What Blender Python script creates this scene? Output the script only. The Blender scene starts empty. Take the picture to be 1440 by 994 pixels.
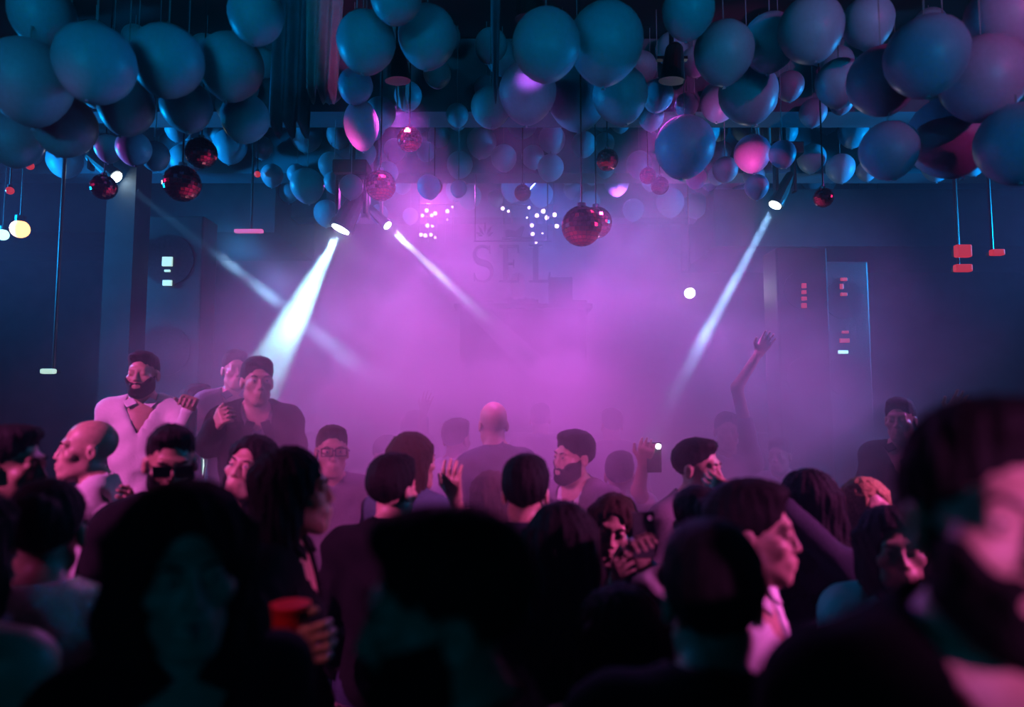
import bpy, bmesh, math, random
import numpy as np
from mathutils import Vector, Matrix

random.seed(7)
R = math.radians
sc = bpy.context.scene
COL = sc.collection

# ------------------------------------------------------------------ camera
F = 938.0
PIT = R(4.45)
CAMZ = 1.85
cam = bpy.data.cameras.new('camera')
cam.sensor_width = 36
cam.lens = F / 1440 * 36
cam.clip_start = 0.05
cam.dof.use_dof = True
cam.dof.focus_distance = 5.5
cam.dof.aperture_fstop = 1.05
camo = bpy.data.objects.new('camera', cam)
COL.objects.link(camo)
camo.location = (0, 0, CAMZ)
camo.rotation_euler = (R(90) + PIT, 0, 0)
sc.camera = camo


def P(px, py, Y):
    """point at depth Y that the photograph shows at pixel px, py"""
    a = (px - 720) / F
    b = (497 - py) / F
    t = Y / (math.cos(PIT) - b * math.sin(PIT))
    return Vector((a * t, Y, CAMZ + t * (math.sin(PIT) + b * math.cos(PIT))))


# ------------------------------------------------------------------ world, exposure, lights
world = bpy.data.worlds.new('world')
sc.world = world
world.use_nodes = True
world.node_tree.nodes['Background'].inputs[0].default_value = (0, 0, 0, 1)
world.node_tree.nodes['Background'].inputs[1].default_value = 0
_wv = world.node_tree.nodes.new('ShaderNodeVolumeScatter')   # thin haze hanging in the whole room
_wv.inputs['Density'].default_value = .012
_wv.inputs['Color'].default_value = (.42, .80, 1.0, 1)  # blue light put into the haze colour, holding back the pink
world.node_tree.links.new(_wv.outputs[0], world.node_tree.nodes['World Output'].inputs['Volume'])
sc.view_settings.view_transform = 'Standard'
sc.view_settings.look = 'None'
sc.view_settings.gamma = 1
sc.view_settings.use_curve_mapping = False
sc.view_settings.exposure = 0.0
sc.cycles.volume_step_rate = 1.6
sc.cycles.volume_bounces = 0
sc.cycles.max_bounces = 5
sc.cycles.diffuse_bounces = 0
sc.cycles.use_light_tree = True
sc.cycles.sample_clamp_indirect = 4


def spot(name, loc, tgt, size, blend, col, en, r=.06):
    l = bpy.data.lights.new(name, 'SPOT')
    l.spot_size = R(size)
    l.spot_blend = blend
    l.color = col
    l.energy = en
    l.shadow_soft_size = r
    o = bpy.data.objects.new(name, l)
    COL.objects.link(o)
    o.location = loc
    o.rotation_euler = (Vector(tgt) - Vector(loc)).to_track_quat('-Z', 'Y').to_euler()
    return o


def area(name, loc, tgt, sx, sy, col, en, spread=180):
    l = bpy.data.lights.new(name, 'AREA')
    l.shape = 'RECTANGLE'
    l.size = sx
    l.size_y = sy
    l.color = col
    l.energy = en
    l.spread = R(spread)
    o = bpy.data.objects.new(name, l)
    COL.objects.link(o)
    o.location = loc
    o.rotation_euler = (Vector(tgt) - Vector(loc)).to_track_quat('-Z', 'Y').to_euler()
    return o


MAG = (.86, .12, 1.0)
BLUE = (.02, .36, 1.0)
TEAL = (.0, .35, 1.0)
UPL = (.0, .48, 1.0)
CYAN = (.45, .88, 1.0)
# stage wash through the smoke: three lamps behind it, two added in front
spot('stage_wash_light', P(598, 262, 7.9), P(640, 520, 5.2), 64, .9, MAG, 700)
spot('stage_wash_light', P(872, 262, 7.9), P(880, 560, 5.2), 64, .9, MAG, 550)
spot('stage_wash_light', P(735, 250, 7.9), P(735, 560, 5.0), 60, .9, (.10, .16, 1.0), 1700)
spot('stage_wash_light', (-4.5, 3.6, 3.6), (-.1, 4.7, 1.8), 40, .9, MAG, 560)  # this pair is out of frame, added to brighten the smoke's front
spot('stage_wash_light', (4.6, 3.6, 3.6), (.7, 4.6, 1.8), 40, .9, MAG, 800)
spot('added_top_wash', (-.75, 4.25, 3.92), (-.5, 4.55, 1.2), 80, .9, MAG, 420, .09)  # three lamps added overhead to light the near smoke
spot('added_top_wash', (1.05, 4.25, 3.92), (1.0, 4.55, 1.2), 80, .9, MAG, 420, .09)
spot('added_top_wash', (.1, 3.55, 3.95), (.1, 3.85, 1.2), 62, .9, MAG, 250, .09)
# blue room wash: two side floods and two ceiling uplights
spot('side_flood_light', (-5.6, 5.2, 3.5), (-1.0, 6.2, 2.6), 104, 1, TEAL, 1200, .25)
spot('side_flood_light', (5.6, 5.2, 3.5), (1.5, 6.2, 2.6), 104, 1, TEAL, 950, .25)
area('ceiling_uplight', (-2.2, -1.6, 2.6), (-1.8, 3.0, 4.9), 1.6, .3, UPL, 15, 80)
area('ceiling_uplight', (2.2, -1.6, 2.6), (1.8, 3.0, 4.9), 1.6, .3, UPL, 15, 80)
area('added_face_fill', (-.4, -2.3, 1.7), (-.4, 2, 1.7), 3.0, .3, UPL, 4.0)  # added dim fill behind the camera for the near faces
# pink front spots
spot('front_spot_light', (-4.6, -.6, 4.3), (-1.55, 2.9, 1.7), 32, .6, (1, .14, .74), 1500, .08)
spot('front_spot_light', (4.8, 1.0, 3.6), (1.1, 2.3, 1.5), 24, .6, (1, .14, .74), 1400, .08)
spot('front_spot_light', (1.1, -1.8, 2.2), (.58, .70, 1.74), 10, .6, (1, .17, .85), 300, .06)
spot('front_spot_light', (3.4, -1.4, 3.4), (2.6, 3.0, 4.1), 34, .8, (1, .08, .6), 240, .08)
# moving heads
BEAMS = [('a', P(478, 324, 5.0), P(336, 596, 4.8), 15.5, .25, (.36, .85, 1.0), 5500),
         ('b', P(1089, 290, 5.4), P(912, 620, 5.2), 4.2, .3, (.28, .58, 1), 20000),
         ('c', P(165, 250, 5.4), P(505, 515, 5.2), 3.6, .4, (.30, .62, 1), 7500),
         ('d', P(546, 318, 6.3), P(690, 455, 6.0), 4.5, .4, (.5, .7, 1), 11000)]
for _n, _a, _b, _s, _bl, _c, _e in BEAMS:
    _d = (_b - _a).normalized()
    spot('moving_head_light', _a + _d * .04, _b, _s, _bl, _c, _e, .03)


# ------------------------------------------------------------------ materials
def mat(name, col, rough=.6, metal=0, noise=0, nscale=30, bump=0, emit=None, estr=0, trans=0, sheen=0, spec=None):
    m = bpy.data.materials.new(name)
    m.use_nodes = True
    nt = m.node_tree
    b = nt.nodes['Principled BSDF']
    b.inputs['Roughness'].default_value = rough
    b.inputs['Metallic'].default_value = metal
    b.inputs['Base Color'].default_value = (*col, 1)
    if spec is not None:
        b.inputs['Specular IOR Level'].default_value = spec
    if sheen:
        b.inputs['Sheen Weight'].default_value = sheen
    if noise or bump:
        tc = nt.nodes.new('ShaderNodeTexCoord')
        n = nt.nodes.new('ShaderNodeTexNoise')
        n.inputs['Scale'].default_value = nscale
        n.inputs['Detail'].default_value = 3
        nt.links.new(tc.outputs['Object'], n.inputs['Vector'])
        if noise:
            r = nt.nodes.new('ShaderNodeValToRGB')
            r.color_ramp.elements[0].position = .3
            r.color_ramp.elements[1].position = .7
            r.color_ramp.elements[0].color = (*[c * (1 - noise) for c in col], 1)
            r.color_ramp.elements[1].color = (*[min(1, c * (1 + noise)) for c in col], 1)
            nt.links.new(n.outputs[0], r.inputs[0])
            nt.links.new(r.outputs[0], b.inputs['Base Color'])
        if bump:
            bp = nt.nodes.new('ShaderNodeBump')
            bp.inputs['Strength'].default_value = bump
            bp.inputs['Distance'].default_value = .01
            nt.links.new(n.outputs[0], bp.inputs['Height'])
            nt.links.new(bp.outputs[0], b.inputs['Normal'])
    if emit:
        b.inputs['Emission Color'].default_value = (*emit, 1)
        b.inputs['Emission Strength'].default_value = estr
    if trans:
        t = nt.nodes.new('ShaderNodeBsdfTranslucent')
        t.inputs[0].default_value = (*col, 1)
        mx = nt.nodes.new('ShaderNodeMixShader')
        mx.inputs[0].default_value = trans
        out = nt.nodes['Material Output']
        nt.links.new(b.outputs[0], mx.inputs[1])
        nt.links.new(t.outputs[0], mx.inputs[2])
        nt.links.new(mx.outputs[0], out.inputs['Surface'])
    return m


M = dict(
    floor=mat('floor_dark', (.03, .03, .035), .35, noise=.4, nscale=6),
    wall=mat('wall_plaster', (.035, .045, .055), .8, noise=.2, nscale=5, bump=.1),
    dark=mat('ceiling_black', (.006, .006, .008), .9, noise=.3, nscale=8),
    soffit=mat('soffit_paint', (.03, .03, .035), .8, noise=.2, nscale=6),
    fascia=mat('beam_blue_lit', (.10, .17, .22), .7, noise=.12, nscale=4, bump=.05),  # light grey beams with the blue light put into the colour
    black=mat('black_plastic', (.012, .012, .013), .45, bump=.1, nscale=80),
    metal=mat('dark_metal', (.05, .05, .055), .35, .9, noise=.2, nscale=40),
    chrome=mat('chrome', (.7, .7, .72), .12, 1, noise=.05, nscale=50),
    mirror=mat('mirror_tile', (.50, .06, .07), .10, 1, noise=.1, nscale=60),  # red reflections put into the tile colour
    core=mat('ball_core', (.01, .01, .012), .5, noise=.2, nscale=40),
    latex=mat('balloon_blue_lit', (.34, .55, .68), .38, noise=.06, nscale=9, trans=.22),  # white balloons; the blue room light is put into the latex colour
    latex_pink_lit=mat('balloon_pink_lit', (.66, .42, .66), .38, noise=.06, nscale=9, trans=.22),  # same latex with the pink light put into its colour
    string=mat('ribbon', (.25, .28, .32), .6, noise=.1, nscale=50),
    tulle=mat('tulle', (.62, .58, .62), .7, noise=.15, nscale=14, bump=.4, trans=.4),
    drape=mat('drape', (.10, .14, .20), .8, noise=.2, nscale=10, bump=.3),
    letter=mat('sign_letter', (.012, .014, .03), .5, noise=.2, nscale=20),
    lens=mat('lamp_lens', (.8, .9, 1), .2, emit=(.75, .95, 1), estr=30, noise=.02),
    lensb=mat('lamp_lens_dim', (.8, .9, 1), .2, emit=(.5, .9, 1), estr=8, noise=.02),
    bulb=mat('bulb_pink', (1, .8, .95), .2, emit=(1, .62, .92), estr=7, noise=.02),
    white=mat('bulb_white', (1, 1, 1), .2, emit=(.92, .95, 1), estr=22, noise=.02),
    warm=mat('bulb_warm', (1, .8, .5), .2, emit=(1, .42, .16), estr=3, noise=.02),
    red=mat('led_red', (1, .1, .1), .2, emit=(1, .05, .07), estr=.45, noise=.02),
    pink=mat('led_pink', (1, .3, .6), .2, emit=(1, .15, .5), estr=.7, noise=.02),
    cyan=mat('led_cyan', (.6, 1, 1), .2, emit=(.5, 1, 1), estr=1.6, noise=.02),
    screen=mat('screen_glow', (.5, .8, .8), .2, emit=(.6, .95, .8), estr=.8, noise=.02),
    redcup=mat('red_cup', (.8, .03, .03), .3, noise=.05, nscale=20),
    glass=mat('phone_glass', (.02, .02, .022), .1, noise=.1, nscale=30),
    s1=mat('skin_light', (.55, .34, .26), .45, noise=.08, nscale=60, bump=.05),
    s2=mat('skin_tan', (.42, .24, .17), .45, noise=.08, nscale=60, bump=.05),
    lip=mat('lip_red', (.35, .08, .08), .35, noise=.1, nscale=60),
    eye=mat('eyeball', (.55, .55, .55), .15, noise=.05, nscale=60),
    iris=mat('iris_dark', (.02, .012, .008), .1, noise=.2, nscale=90),
    hb=mat('hair_black', (.008, .007, .007), .75, noise=.4, nscale=120, bump=.5, spec=.18),
    hbr=mat('hair_brown', (.035, .018, .010), .75, noise=.4, nscale=120, bump=.5, spec=.18),
    hbl=mat('hair_blond', (.42, .26, .12), .7, noise=.3, nscale=120, bump=.5, spec=.25),
    cblack=mat('cloth_black', (.006, .006, .007), .9, noise=.3, nscale=150, bump=.2, spec=.15),
    cnavy=mat('cloth_navy', (.012, .018, .035), .85, noise=.3, nscale=150, bump=.2),
    cgrey=mat('cloth_grey', (.16, .15, .17), .85, noise=.2, nscale=150, bump=.2),
    cwhite=mat('cloth_white', (.74, .72, .74), .8, noise=.06, nscale=150, bump=.2),
    cteal=mat('cloth_teal', (.05, .10, .13), .85, noise=.2, nscale=150, bump=.2),
    cwine=mat('cloth_wine', (.10, .012, .02), .85, noise=.2, nscale=150, bump=.2),
    cdenim=mat('cloth_denim', (.02, .03, .06), .85, noise=.3, nscale=200, bump=.2),
    sequin=mat('sequin', (.75, .75, .6), .18, .9, noise=.5, nscale=160, bump=1.0),
    shoe=mat('shoe_leather', (.01, .01, .01), .4, noise=.2, nscale=60),
)


# ------------------------------------------------------------------ helpers
def tag(o, label=None, cat=None, group=None, kind=None):
    if label: o['label'] = label
    if cat: o['category'] = cat
    if group: o['group'] = group
    if kind: o['kind'] = kind
    return o


def empty(name, loc, label, cat, group=None, rz=0):
    o = bpy.data.objects.new(name, None)
    COL.objects.link(o)
    o.location = loc
    o.rotation_euler = (0, 0, rz)
    o.empty_display_size = .1
    return tag(o, label, cat, group)


def link(name, me, m=None, parent=None, loc=None, smooth=False):
    o = bpy.data.objects.new(name, me)
    COL.objects.link(o)
    if m is not None and not me.materials:
        me.materials.append(m)
    if smooth and len(me.polygons):
        me.polygons.foreach_set('use_smooth', np.ones(len(me.polygons), dtype=bool))
    if parent: o.parent = parent
    if loc is not None: o.location = loc
    return o


class MB:
    """collects shapes and links them as ONE mesh object"""

    def __init__(s):
        s.b = bmesh.new()

    def _x(s, vs, T):
        bmesh.ops.transform(s.b, matrix=T, verts=vs)

    def box(s, c, d, rot=None, bevel=0):
        r = bmesh.ops.create_cube(s.b, size=1)
        T = Matrix.Translation(c) @ (rot.to_4x4() if rot else Matrix()) @ Matrix.Diagonal((*d, 1))
        s._x(r['verts'], T)
        if bevel:
            es = list({e for v in r['verts'] for e in v.link_edges})
            bmesh.ops.bevel(s.b, geom=es, offset=bevel, segments=2, affect='EDGES', profile=.6)
        return s

    def tube(s, a, b, r1, r2=None, n=12):
        a, b = Vector(a), Vector(b)
        d = b - a
        r = bmesh.ops.create_cone(s.b, cap_ends=True, segments=n, radius1=r1, radius2=r1 if r2 is None else r2, depth=d.length)
        s._x(r['verts'], Matrix.Translation((a + b) / 2) @ d.to_track_quat('Z', 'Y').to_matrix().to_4x4())
        return s

    def ball(s, c, rad, n=12, sc3=(1, 1, 1)):
        r = bmesh.ops.create_uvsphere(s.b, u_segments=n, v_segments=max(6, n * 2 // 3), radius=rad)
        s._x(r['verts'], Matrix.Translation(c) @ Matrix.Diagonal((*sc3, 1)))
        return s

    def poly(s, pts, depth):
        """flat outline in XZ given thickness along Y"""
        f = [s.b.verts.new((x, 0, z)) for x, z in pts]
        k = [s.b.verts.new((x, depth, z)) for x, z in pts]
        n = len(pts)
        s.b.faces.new(f)
        s.b.faces.new(k[::-1])
        for i in range(n):
            s.b.faces.new((f[i], k[i], k[(i + 1) % n], f[(i + 1) % n]))
        return s

    def build(s, name, m, parent=None, smooth=False, loc=None):
        bmesh.ops.recalc_face_normals(s.b, faces=s.b.faces)
        me = bpy.data.meshes.new(name)
        s.b.to_mesh(me)
        s.b.free()
        return link(name, me, m, parent, loc, smooth)


def rot_to(d):
    return Vector(d).to_track_quat('Z', 'Y').to_matrix()


# ------------------------------------------------------------------ setting
def struct(name, c, d, m):
    o = MB().box((0, 0, 0), d).build(name, m, loc=c)
    o['kind'] = 'structure'
    return o


XW, Y0, Y1, CZ = 7.0, -2.6, 9.0, 4.78
struct('floor', (0, (Y0 + Y1) / 2, -.06), (2 * XW + .4, Y1 - Y0 + .4, .12), M['floor'])
struct('ceiling', (0, (Y0 + Y1) / 2, CZ + .06), (2 * XW + .4, Y1 - Y0 + .4, .12), M['dark'])
struct('wall_left', (-XW - .1, (Y0 + Y1) / 2, CZ / 2), (.2, Y1 - Y0 + .4, CZ), M['wall'])
struct('wall_right', (XW + .1, (Y0 + Y1) / 2, CZ / 2), (.2, Y1 - Y0 + .4, CZ), M['wall'])
struct('wall_back', (0, Y1 + .1, CZ / 2), (2 * XW, .2, CZ), M['wall'])
struct('wall_front', (0, Y0 - .1, CZ / 2), (2 * XW, .2, CZ), M['wall'])
BEAM = [(5.1, 4.16, 4.74), (6.5, 4.16, 4.72), (8.0, 4.14, 4.72)]
for i, (y, z0, z1) in enumerate(BEAM):
    struct('trim_%d' % (i + 1), (0, y + .15, (z0 + CZ) / 2 - .01), (2 * XW, .3, CZ - z0 - .02), M['fascia'])
struct('trim_4', (-4.85, 8.2, 4.12), (4.3, 1.5, .62), M['soffit'])
struct('trim_5', (4.65, 8.2, 3.98), (4.7, 1.5, .66), M['soffit'])
struct('baseboard_back', (0, Y1 - .02, .08), (2 * XW, .04, .16), M['black'])
struct('trim_6', (P(170, 540, 5.6).x, 5.6, CZ / 2), (.24, .24, CZ - .02), M['wall'])


# ------------------------------------------------------------------ bodies: smooth fields turned into one skin each
def axis(lo, hi, coarse, bands):
    bands = sorted((max(lo, a), min(hi, b), f) for a, b, f in bands if b > lo and a < hi)
    cuts = sorted({lo, hi} | {a for a, b, f in bands} | {b for a, b, f in bands})
    out = [lo]
    for a, b in zip(cuts[:-1], cuts[1:]):
        if b - a < 1e-6: continue
        m = (a + b) / 2
        h = min([f for x, y, f in bands if x <= m <= y] + [coarse])
        n = max(1, int(math.ceil((b - a) / h)))
        out += list(np.linspace(a, b, n + 1)[1:])
    return np.array(out, dtype=np.float32)


def sd_cap(p, a, b, ra, rb):
    a = np.asarray(a, np.float32)
    ba = np.asarray(b, np.float32) - a
    q = p - a
    t = np.clip((q @ ba) / max(float(ba @ ba), 1e-9), 0, 1)
    return np.linalg.norm(q - t[..., None] * ba, axis=-1) - (ra + (rb - ra) * t)


def sd_ell(p, c, r):
    q = p - np.asarray(c, np.float32)
    r = np.asarray(r, np.float32)
    k0 = np.linalg.norm(q / r, axis=-1)
    k1 = np.linalg.norm(q / (r * r), axis=-1)
    return k0 * (k0 - 1) / np.maximum(k1, 1e-6)


class Field:
    def __init__(s, xs, ys, zs, margin):
        s.ax = (xs, ys, zs)
        s.f = np.full((len(xs), len(ys), len(zs)), 1.0, np.float32)
        s.m = margin

    def put(s, fn, lo, hi, op='+', k=.02):
        mg = s.m + k
        sl = []
        for i in range(3):
            a = np.searchsorted(s.ax[i], lo[i] - mg)
            b = np.searchsorted(s.ax[i], hi[i] + mg)
            if b <= a: return
            sl.append(slice(a, b))
        g = np.stack(np.meshgrid(s.ax[0][sl[0]], s.ax[1][sl[1]], s.ax[2][sl[2]], indexing='ij'), -1)
        d = fn(g).astype(np.float32)
        v = s.f[tuple(sl)]
        if op == '+':
            h = np.maximum(k - np.abs(v - d), 0) / k if k > 0 else 0
            s.f[tuple(sl)] = np.minimum(v, d) - h * h * k * .25
        elif op == '-':
            d = -d
            h = np.maximum(k - np.abs(v - d), 0) / k if k > 0 else 0
            s.f[tuple(sl)] = np.maximum(v, d) + h * h * k * .25
        elif op == '&':
            s.f[tuple(sl)] = np.maximum(v, d)

    def prim(s, pr, M3=None, o=None):
        """pr = (kind, args..., op, k); M3, o: head frame"""
        kind, op, k = pr[0], pr[-2], pr[-1]
        loc = (lambda p: p) if M3 is None else (lambda p: (p - o) @ M3)
        w = (lambda q: np.asarray(q, float)) if M3 is None else (lambda q: np.asarray(q, float) @ M3.T + o)
        if kind == 'cap':
            a, b, ra, rb = pr[1:5]
            A, B, r = w(a), w(b), max(ra, rb)
            s.put(lambda p: sd_cap(loc(p), a, b, ra, rb), np.minimum(A, B) - r, np.maximum(A, B) + r, op, k)
        elif kind == 'ell':
            c, r = pr[1:3]
            C_, rr = w(c), (np.asarray(r) if M3 is None else np.full(3, max(r)))
            s.put(lambda p: sd_ell(loc(p), c, r), C_ - rr, C_ + rr, op, k)
        elif kind == 'fn':
            fn, c, r = pr[1:4]
            C_ = w(c)
            s.put(lambda p: fn(loc(p)), C_ - np.asarray(r), C_ + np.asarray(r), op, k)

    def mesh(s, name):
        f = s.f
        ins = f < 0
        xs, ys, zs = s.ax
        dims = np.array(f.shape) - 1
        ids, pos, edges = [], [], []
        for a in range(3):
            s0 = [slice(None)] * 3
            s1 = [slice(None)] * 3
            s0[a] = slice(0, -1)
            s1[a] = slice(1, None)
            c = np.argwhere(ins[tuple(s0)] != ins[tuple(s1)])
            if not len(c): continue
            c1 = c.copy()
            c1[:, a] += 1
            f0 = f[c[:, 0], c[:, 1], c[:, 2]]
            f1 = f[c1[:, 0], c1[:, 1], c1[:, 2]]
            t = f0 / (f0 - f1)
            p = np.stack([xs[c[:, 0]], ys[c[:, 1]], zs[c[:, 2]]], 1).astype(np.float64)
            A = s.ax[a]
            p[:, a] = A[c[:, a]] + t * (A[c1[:, a]] - A[c[:, a]])
            u, v = (a + 1) % 3, (a + 2) % 3
            four = []
            ok = np.ones(len(c), bool)
            for du, dv in ((0, 0), (-1, 0), (-1, -1), (0, -1)):
                q = c.copy()
                q[:, u] += du
                q[:, v] += dv
                ok &= (q[:, u] >= 0) & (q[:, v] >= 0) & (q[:, u] < dims[u]) & (q[:, v] < dims[v])
                four.append((q[:, 0] * dims[1] + q[:, 1]) * dims[2] + q[:, 2])
            four = np.stack(four, 1)[ok]
            p = p[ok]
            flip = (f0 < 0)[ok]
            for k in range(4):
                ids.append(four[:, k])
                pos.append(p)
            q = four.copy()
            q[~flip] = q[~flip][:, ::-1]
            edges.append(q)
        if not ids: return None
        ids = np.concatenate(ids)
        pos = np.concatenate(pos)
        quads = np.concatenate(edges)
        un, inv = np.unique(ids, return_inverse=True)
        n = np.bincount(inv)
        V = np.stack([np.bincount(inv, pos[:, i]) / n for i in range(3)], 1)
        Q = np.searchsorted(un, quads)
        me = bpy.data.meshes.new(name)
        me.vertices.add(len(V))
        me.vertices.foreach_set('co', V.astype(np.float32).ravel())
        me.loops.add(Q.size)
        me.loops.foreach_set('vertex_index', Q.ravel().astype(np.int32))
        me.polygons.add(len(Q))
        me.polygons.foreach_set('loop_start', np.arange(0, Q.size, 4, dtype=np.int32))
        me.update(calc_edges=True)
        me.validate()
        return me


def head_prims(sex, jaw=1.0, smile=0):
    j = .052 if sex == 'f' else .058
    pr = [('ell', (0, .017, .036), (.073, .094, .084), '+', .01),
          ('ell', (0, -.028, -.048), (j, .062, .074), '+', .035),
          ('cap', (-.012, -.066, -.104), (.012, -.066, -.104), .02 * jaw, .02 * jaw, '+', .025),
          ('cap', (-.046, .0, -.07), (-.014, -.06, -.105), .018, .018, '+', .03),
          ('cap', (.046, .0, -.07), (.014, -.06, -.105), .018, .018, '+', .03),
          ('cap', (-.034, -.078, .023), (.034, -.078, .023), .011, .011, '+', .02),
          ('ell', (-.044, -.058, -.026), (.022, .022, .02), '+', .02),
          ('ell', (.044, -.058, -.026), (.022, .022, .02), '+', .02),
          ('ell', (-.031, -.098, .002), (.019, .014, .013), '-', .012),
          ('ell', (.031, -.098, .002), (.019, .014, .013), '-', .012),
          ('ell', (-.031, -.078, .001), (.0155, .0145, .0135), '+', .003),
          ('ell', (.031, -.078, .001), (.0155, .0145, .0135), '+', .003),
          ('ell', (-.031, -.093, .000), (.0125, .008, .0042), '-', .002),
          ('ell', (.031, -.093, .000), (.0125, .008, .0042), '-', .002),
          ('cap', (0, -.085, .012), (0, -.1035, -.034), .0068, .0098, '+', .011),
          ('ell', (-.0105, -.0945, -.038), (.0075, .010, .007), '+', .006),
          ('ell', (.0105, -.0945, -.038), (.0075, .010, .007), '+', .006),
          ('ell', (0, -.082, -.07), (.03, .016, .022), '+', .015),
          ('cap', (-.021, -.087, -.067 + smile), (0, -.0965, -.066), .0045, .0075, '+', .005),
          ('cap', (.021, -.087, -.067 + smile), (0, -.0965, -.066), .0045, .0075, '+', .005),
          ('cap', (-.018, -.087, -.077 + smile * .6), (.018, -.087, -.077 + smile * .6), .006, .006, '+', .005),
          ('cap', (0, -.094, -.079), (0, -.094, -.079), .0085, .0085, '+', .006),
          ('cap', (-.023, -.093, -.0715 + smile), (0, -.1035, -.0715), .0022, .0022, '-', .003),
          ('cap', (.023, -.093, -.0715 + smile), (0, -.1035, -.0715), .0022, .0022, '-', .003)]
    for sx in (-1, 1):
        pr += [('ell', (sx * .076, .014, -.012), (.011, .021, .032), '+', .006),
               ('ell', (sx * .084, .008, -.01), (.006, .011, .018), '-', .004)]
    return pr


def hand_prims(wr, dr, nrm, curl=.5, sc_=1.0, spread=.12, thumb_side=1):
    wr = np.array(wr, float)
    d = np.array(dr, float)
    d /= np.linalg.norm(d)
    n = np.array(nrm, float)
    n -= d * (n @ d)
    n /= np.linalg.norm(n)
    s = np.cross(d, n) * thumb_side
    pr = []
    for k in range(4):
        o = (1.5 - k) * .021
        a = wr + d * .012 + s * o * .55
        b = wr + d * .088 * sc_ + s * o
        pr.append(('cap', tuple(a), tuple(b), .015, .0118, '+', .014))
    for k, L in enumerate((.072, .080, .075, .058)):
        o = (1.5 - k) * .021
        b = wr + d * .088 * sc_ + s * o
        dd = d + s * o / .03 * spread
        dd /= np.linalg.norm(dd)
        ang = curl * .9
        d1 = dd * math.cos(ang) + n * math.sin(ang)
        d2 = dd * math.cos(ang * 2.1) + n * math.sin(ang * 2.1)
        m1 = b + d1 * L * .5
        e = m1 + d2 * L * .5
        pr += [('cap', tuple(b), tuple(m1), .0098, .0088, '+', .004), ('cap', tuple(m1), tuple(e), .0088, .0075, '+', .003)]
    t0 = wr + d * .03 + s * .026
    t1 = t0 + (d * .6 + s * .75 + n * .3) * .04
    t2 = t1 + (d * .9 + s * .25 + n * .45) * .036
    pr += [('cap', tuple(t0), tuple(t1), .014, .011, '+', .01), ('cap', tuple(t1), tuple(t2), .0105, .0085, '+', .003)]
    return pr


def wob(p, a=1.0):
    return (np.sin(p[..., 0] * 23 + p[..., 2] * 17) + np.sin(p[..., 2] * 31 - p[..., 1] * 27 + 1.3) + np.sin(p[..., 0] * 41 - p[..., 2] * 47 + p[..., 1] * 19)) * .0022 * a


def hair_fn(style, length=.3, vol=1.0, part=0.0):
    def strands(p):
        an = np.arctan2(p[..., 0], p[..., 1] - .02)
        return .0022 * np.sin(an * 31 + p[..., 2] * 14) + .0018 * np.sin(an * 17 - p[..., 2] * 31 + 2) + wob(p, .5)

    def short(p):
        e = sd_ell(p, (0, .02, .042), (.081 * vol, .103 * vol, .091 * vol))
        top = sd_ell(p, (part, -.035, .098), (.062, .058, .032 * vol))
        h = np.clip(.022 - np.abs(e - top), 0, None) / .022
        e = np.minimum(e, top) - h * h * .0055 + strands(p)
        line = np.maximum(-.006 - .80 * p[..., 1], -.092) + .008 * np.cos(p[..., 0] * 45) - .006 + wob(p * 3, .8)
        e = e + .0095 * (1 - np.clip((p[..., 2] - line) / .075, 0, 1)) ** 2
        return np.maximum(e, (line - p[..., 2]) * .8)

    def long_(p):
        x, y, z = p[..., 0], p[..., 1], p[..., 2]
        e = sd_ell(p, (0, .022, .036), (.090 * vol, .108 * vol, .096 * vol))
        fl = np.clip(-z, 0, .3)
        rx = (.101 + .15 * fl) * vol
        ry = (.072 + .05 * fl) * vol
        cy = .038 + .10 * fl
        tube = (np.sqrt((x / rx) ** 2 + ((y - cy) / ry) ** 2) - 1) * ry * .9
        tube = np.maximum(tube, np.maximum(z - .05, -length + .06 * np.sin(x * 38) * .5 - z))
        h = np.clip(.04 - np.abs(e - tube), 0, None) / .04
        e = np.minimum(e, tube) - h * h * .01
        e = e + strands(p) * 1.5 + .006 * np.sin(z * 24 + x * 9) * np.clip(-z * 4, 0, 1)
        face = sd_ell(p, (part * .4, -.115, -.045), (.064, .115, .122))
        e = np.maximum(e, -face)
        neckcut = np.maximum(np.abs(x) - .052, np.maximum(y + .005, z + .06))
        e = np.maximum(e, -neckcut)
        if part is not None:
            g = np.maximum(np.abs(x - part) - .003, np.maximum(.1 - z, y - .02))
            e = np.maximum(e, -(g + .002))
        return e

    def bun(p):
        e = sd_ell(p, (0, .02, .04), (.082, .104, .092)) + strands(p)
        line = np.maximum(.004 - .84 * p[..., 1], -.08)
        e = e + .010 * (1 - np.clip((p[..., 2] - line) / .06, 0, 1)) ** 2
        e = np.maximum(e, (line - p[..., 2]) * .8)
        b = sd_ell(p, (0, .115, .065), (.045, .04, .042)) + strands(p)
        return np.minimum(e, b)

    return {'short': (short, (0, .02, .05), .17), 'long': (long_, (0, .04, -.1), max(.3, length + .08)), 'bun': (bun, (0, .04, .05), .2)}[style]


def beard_cut(p):
    """keeps cheeks below a line from ear to moustache, open at the mouth"""
    x, y, z = p[..., 0], p[..., 1], p[..., 2]
    top = -.050 + 1.05 * np.clip(np.abs(x) - .030, 0, None) + .25 * np.clip(y + .05, 0, None)
    e = np.maximum(z - top - .003 * np.sin(x * 190), -sd_ell(p, (0, -.098, -.0725), (.026, .03, .0115)))
    return np.maximum(e, np.maximum(y - .004, np.abs(x) - .071)), top


PEOPLE = {}


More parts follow.
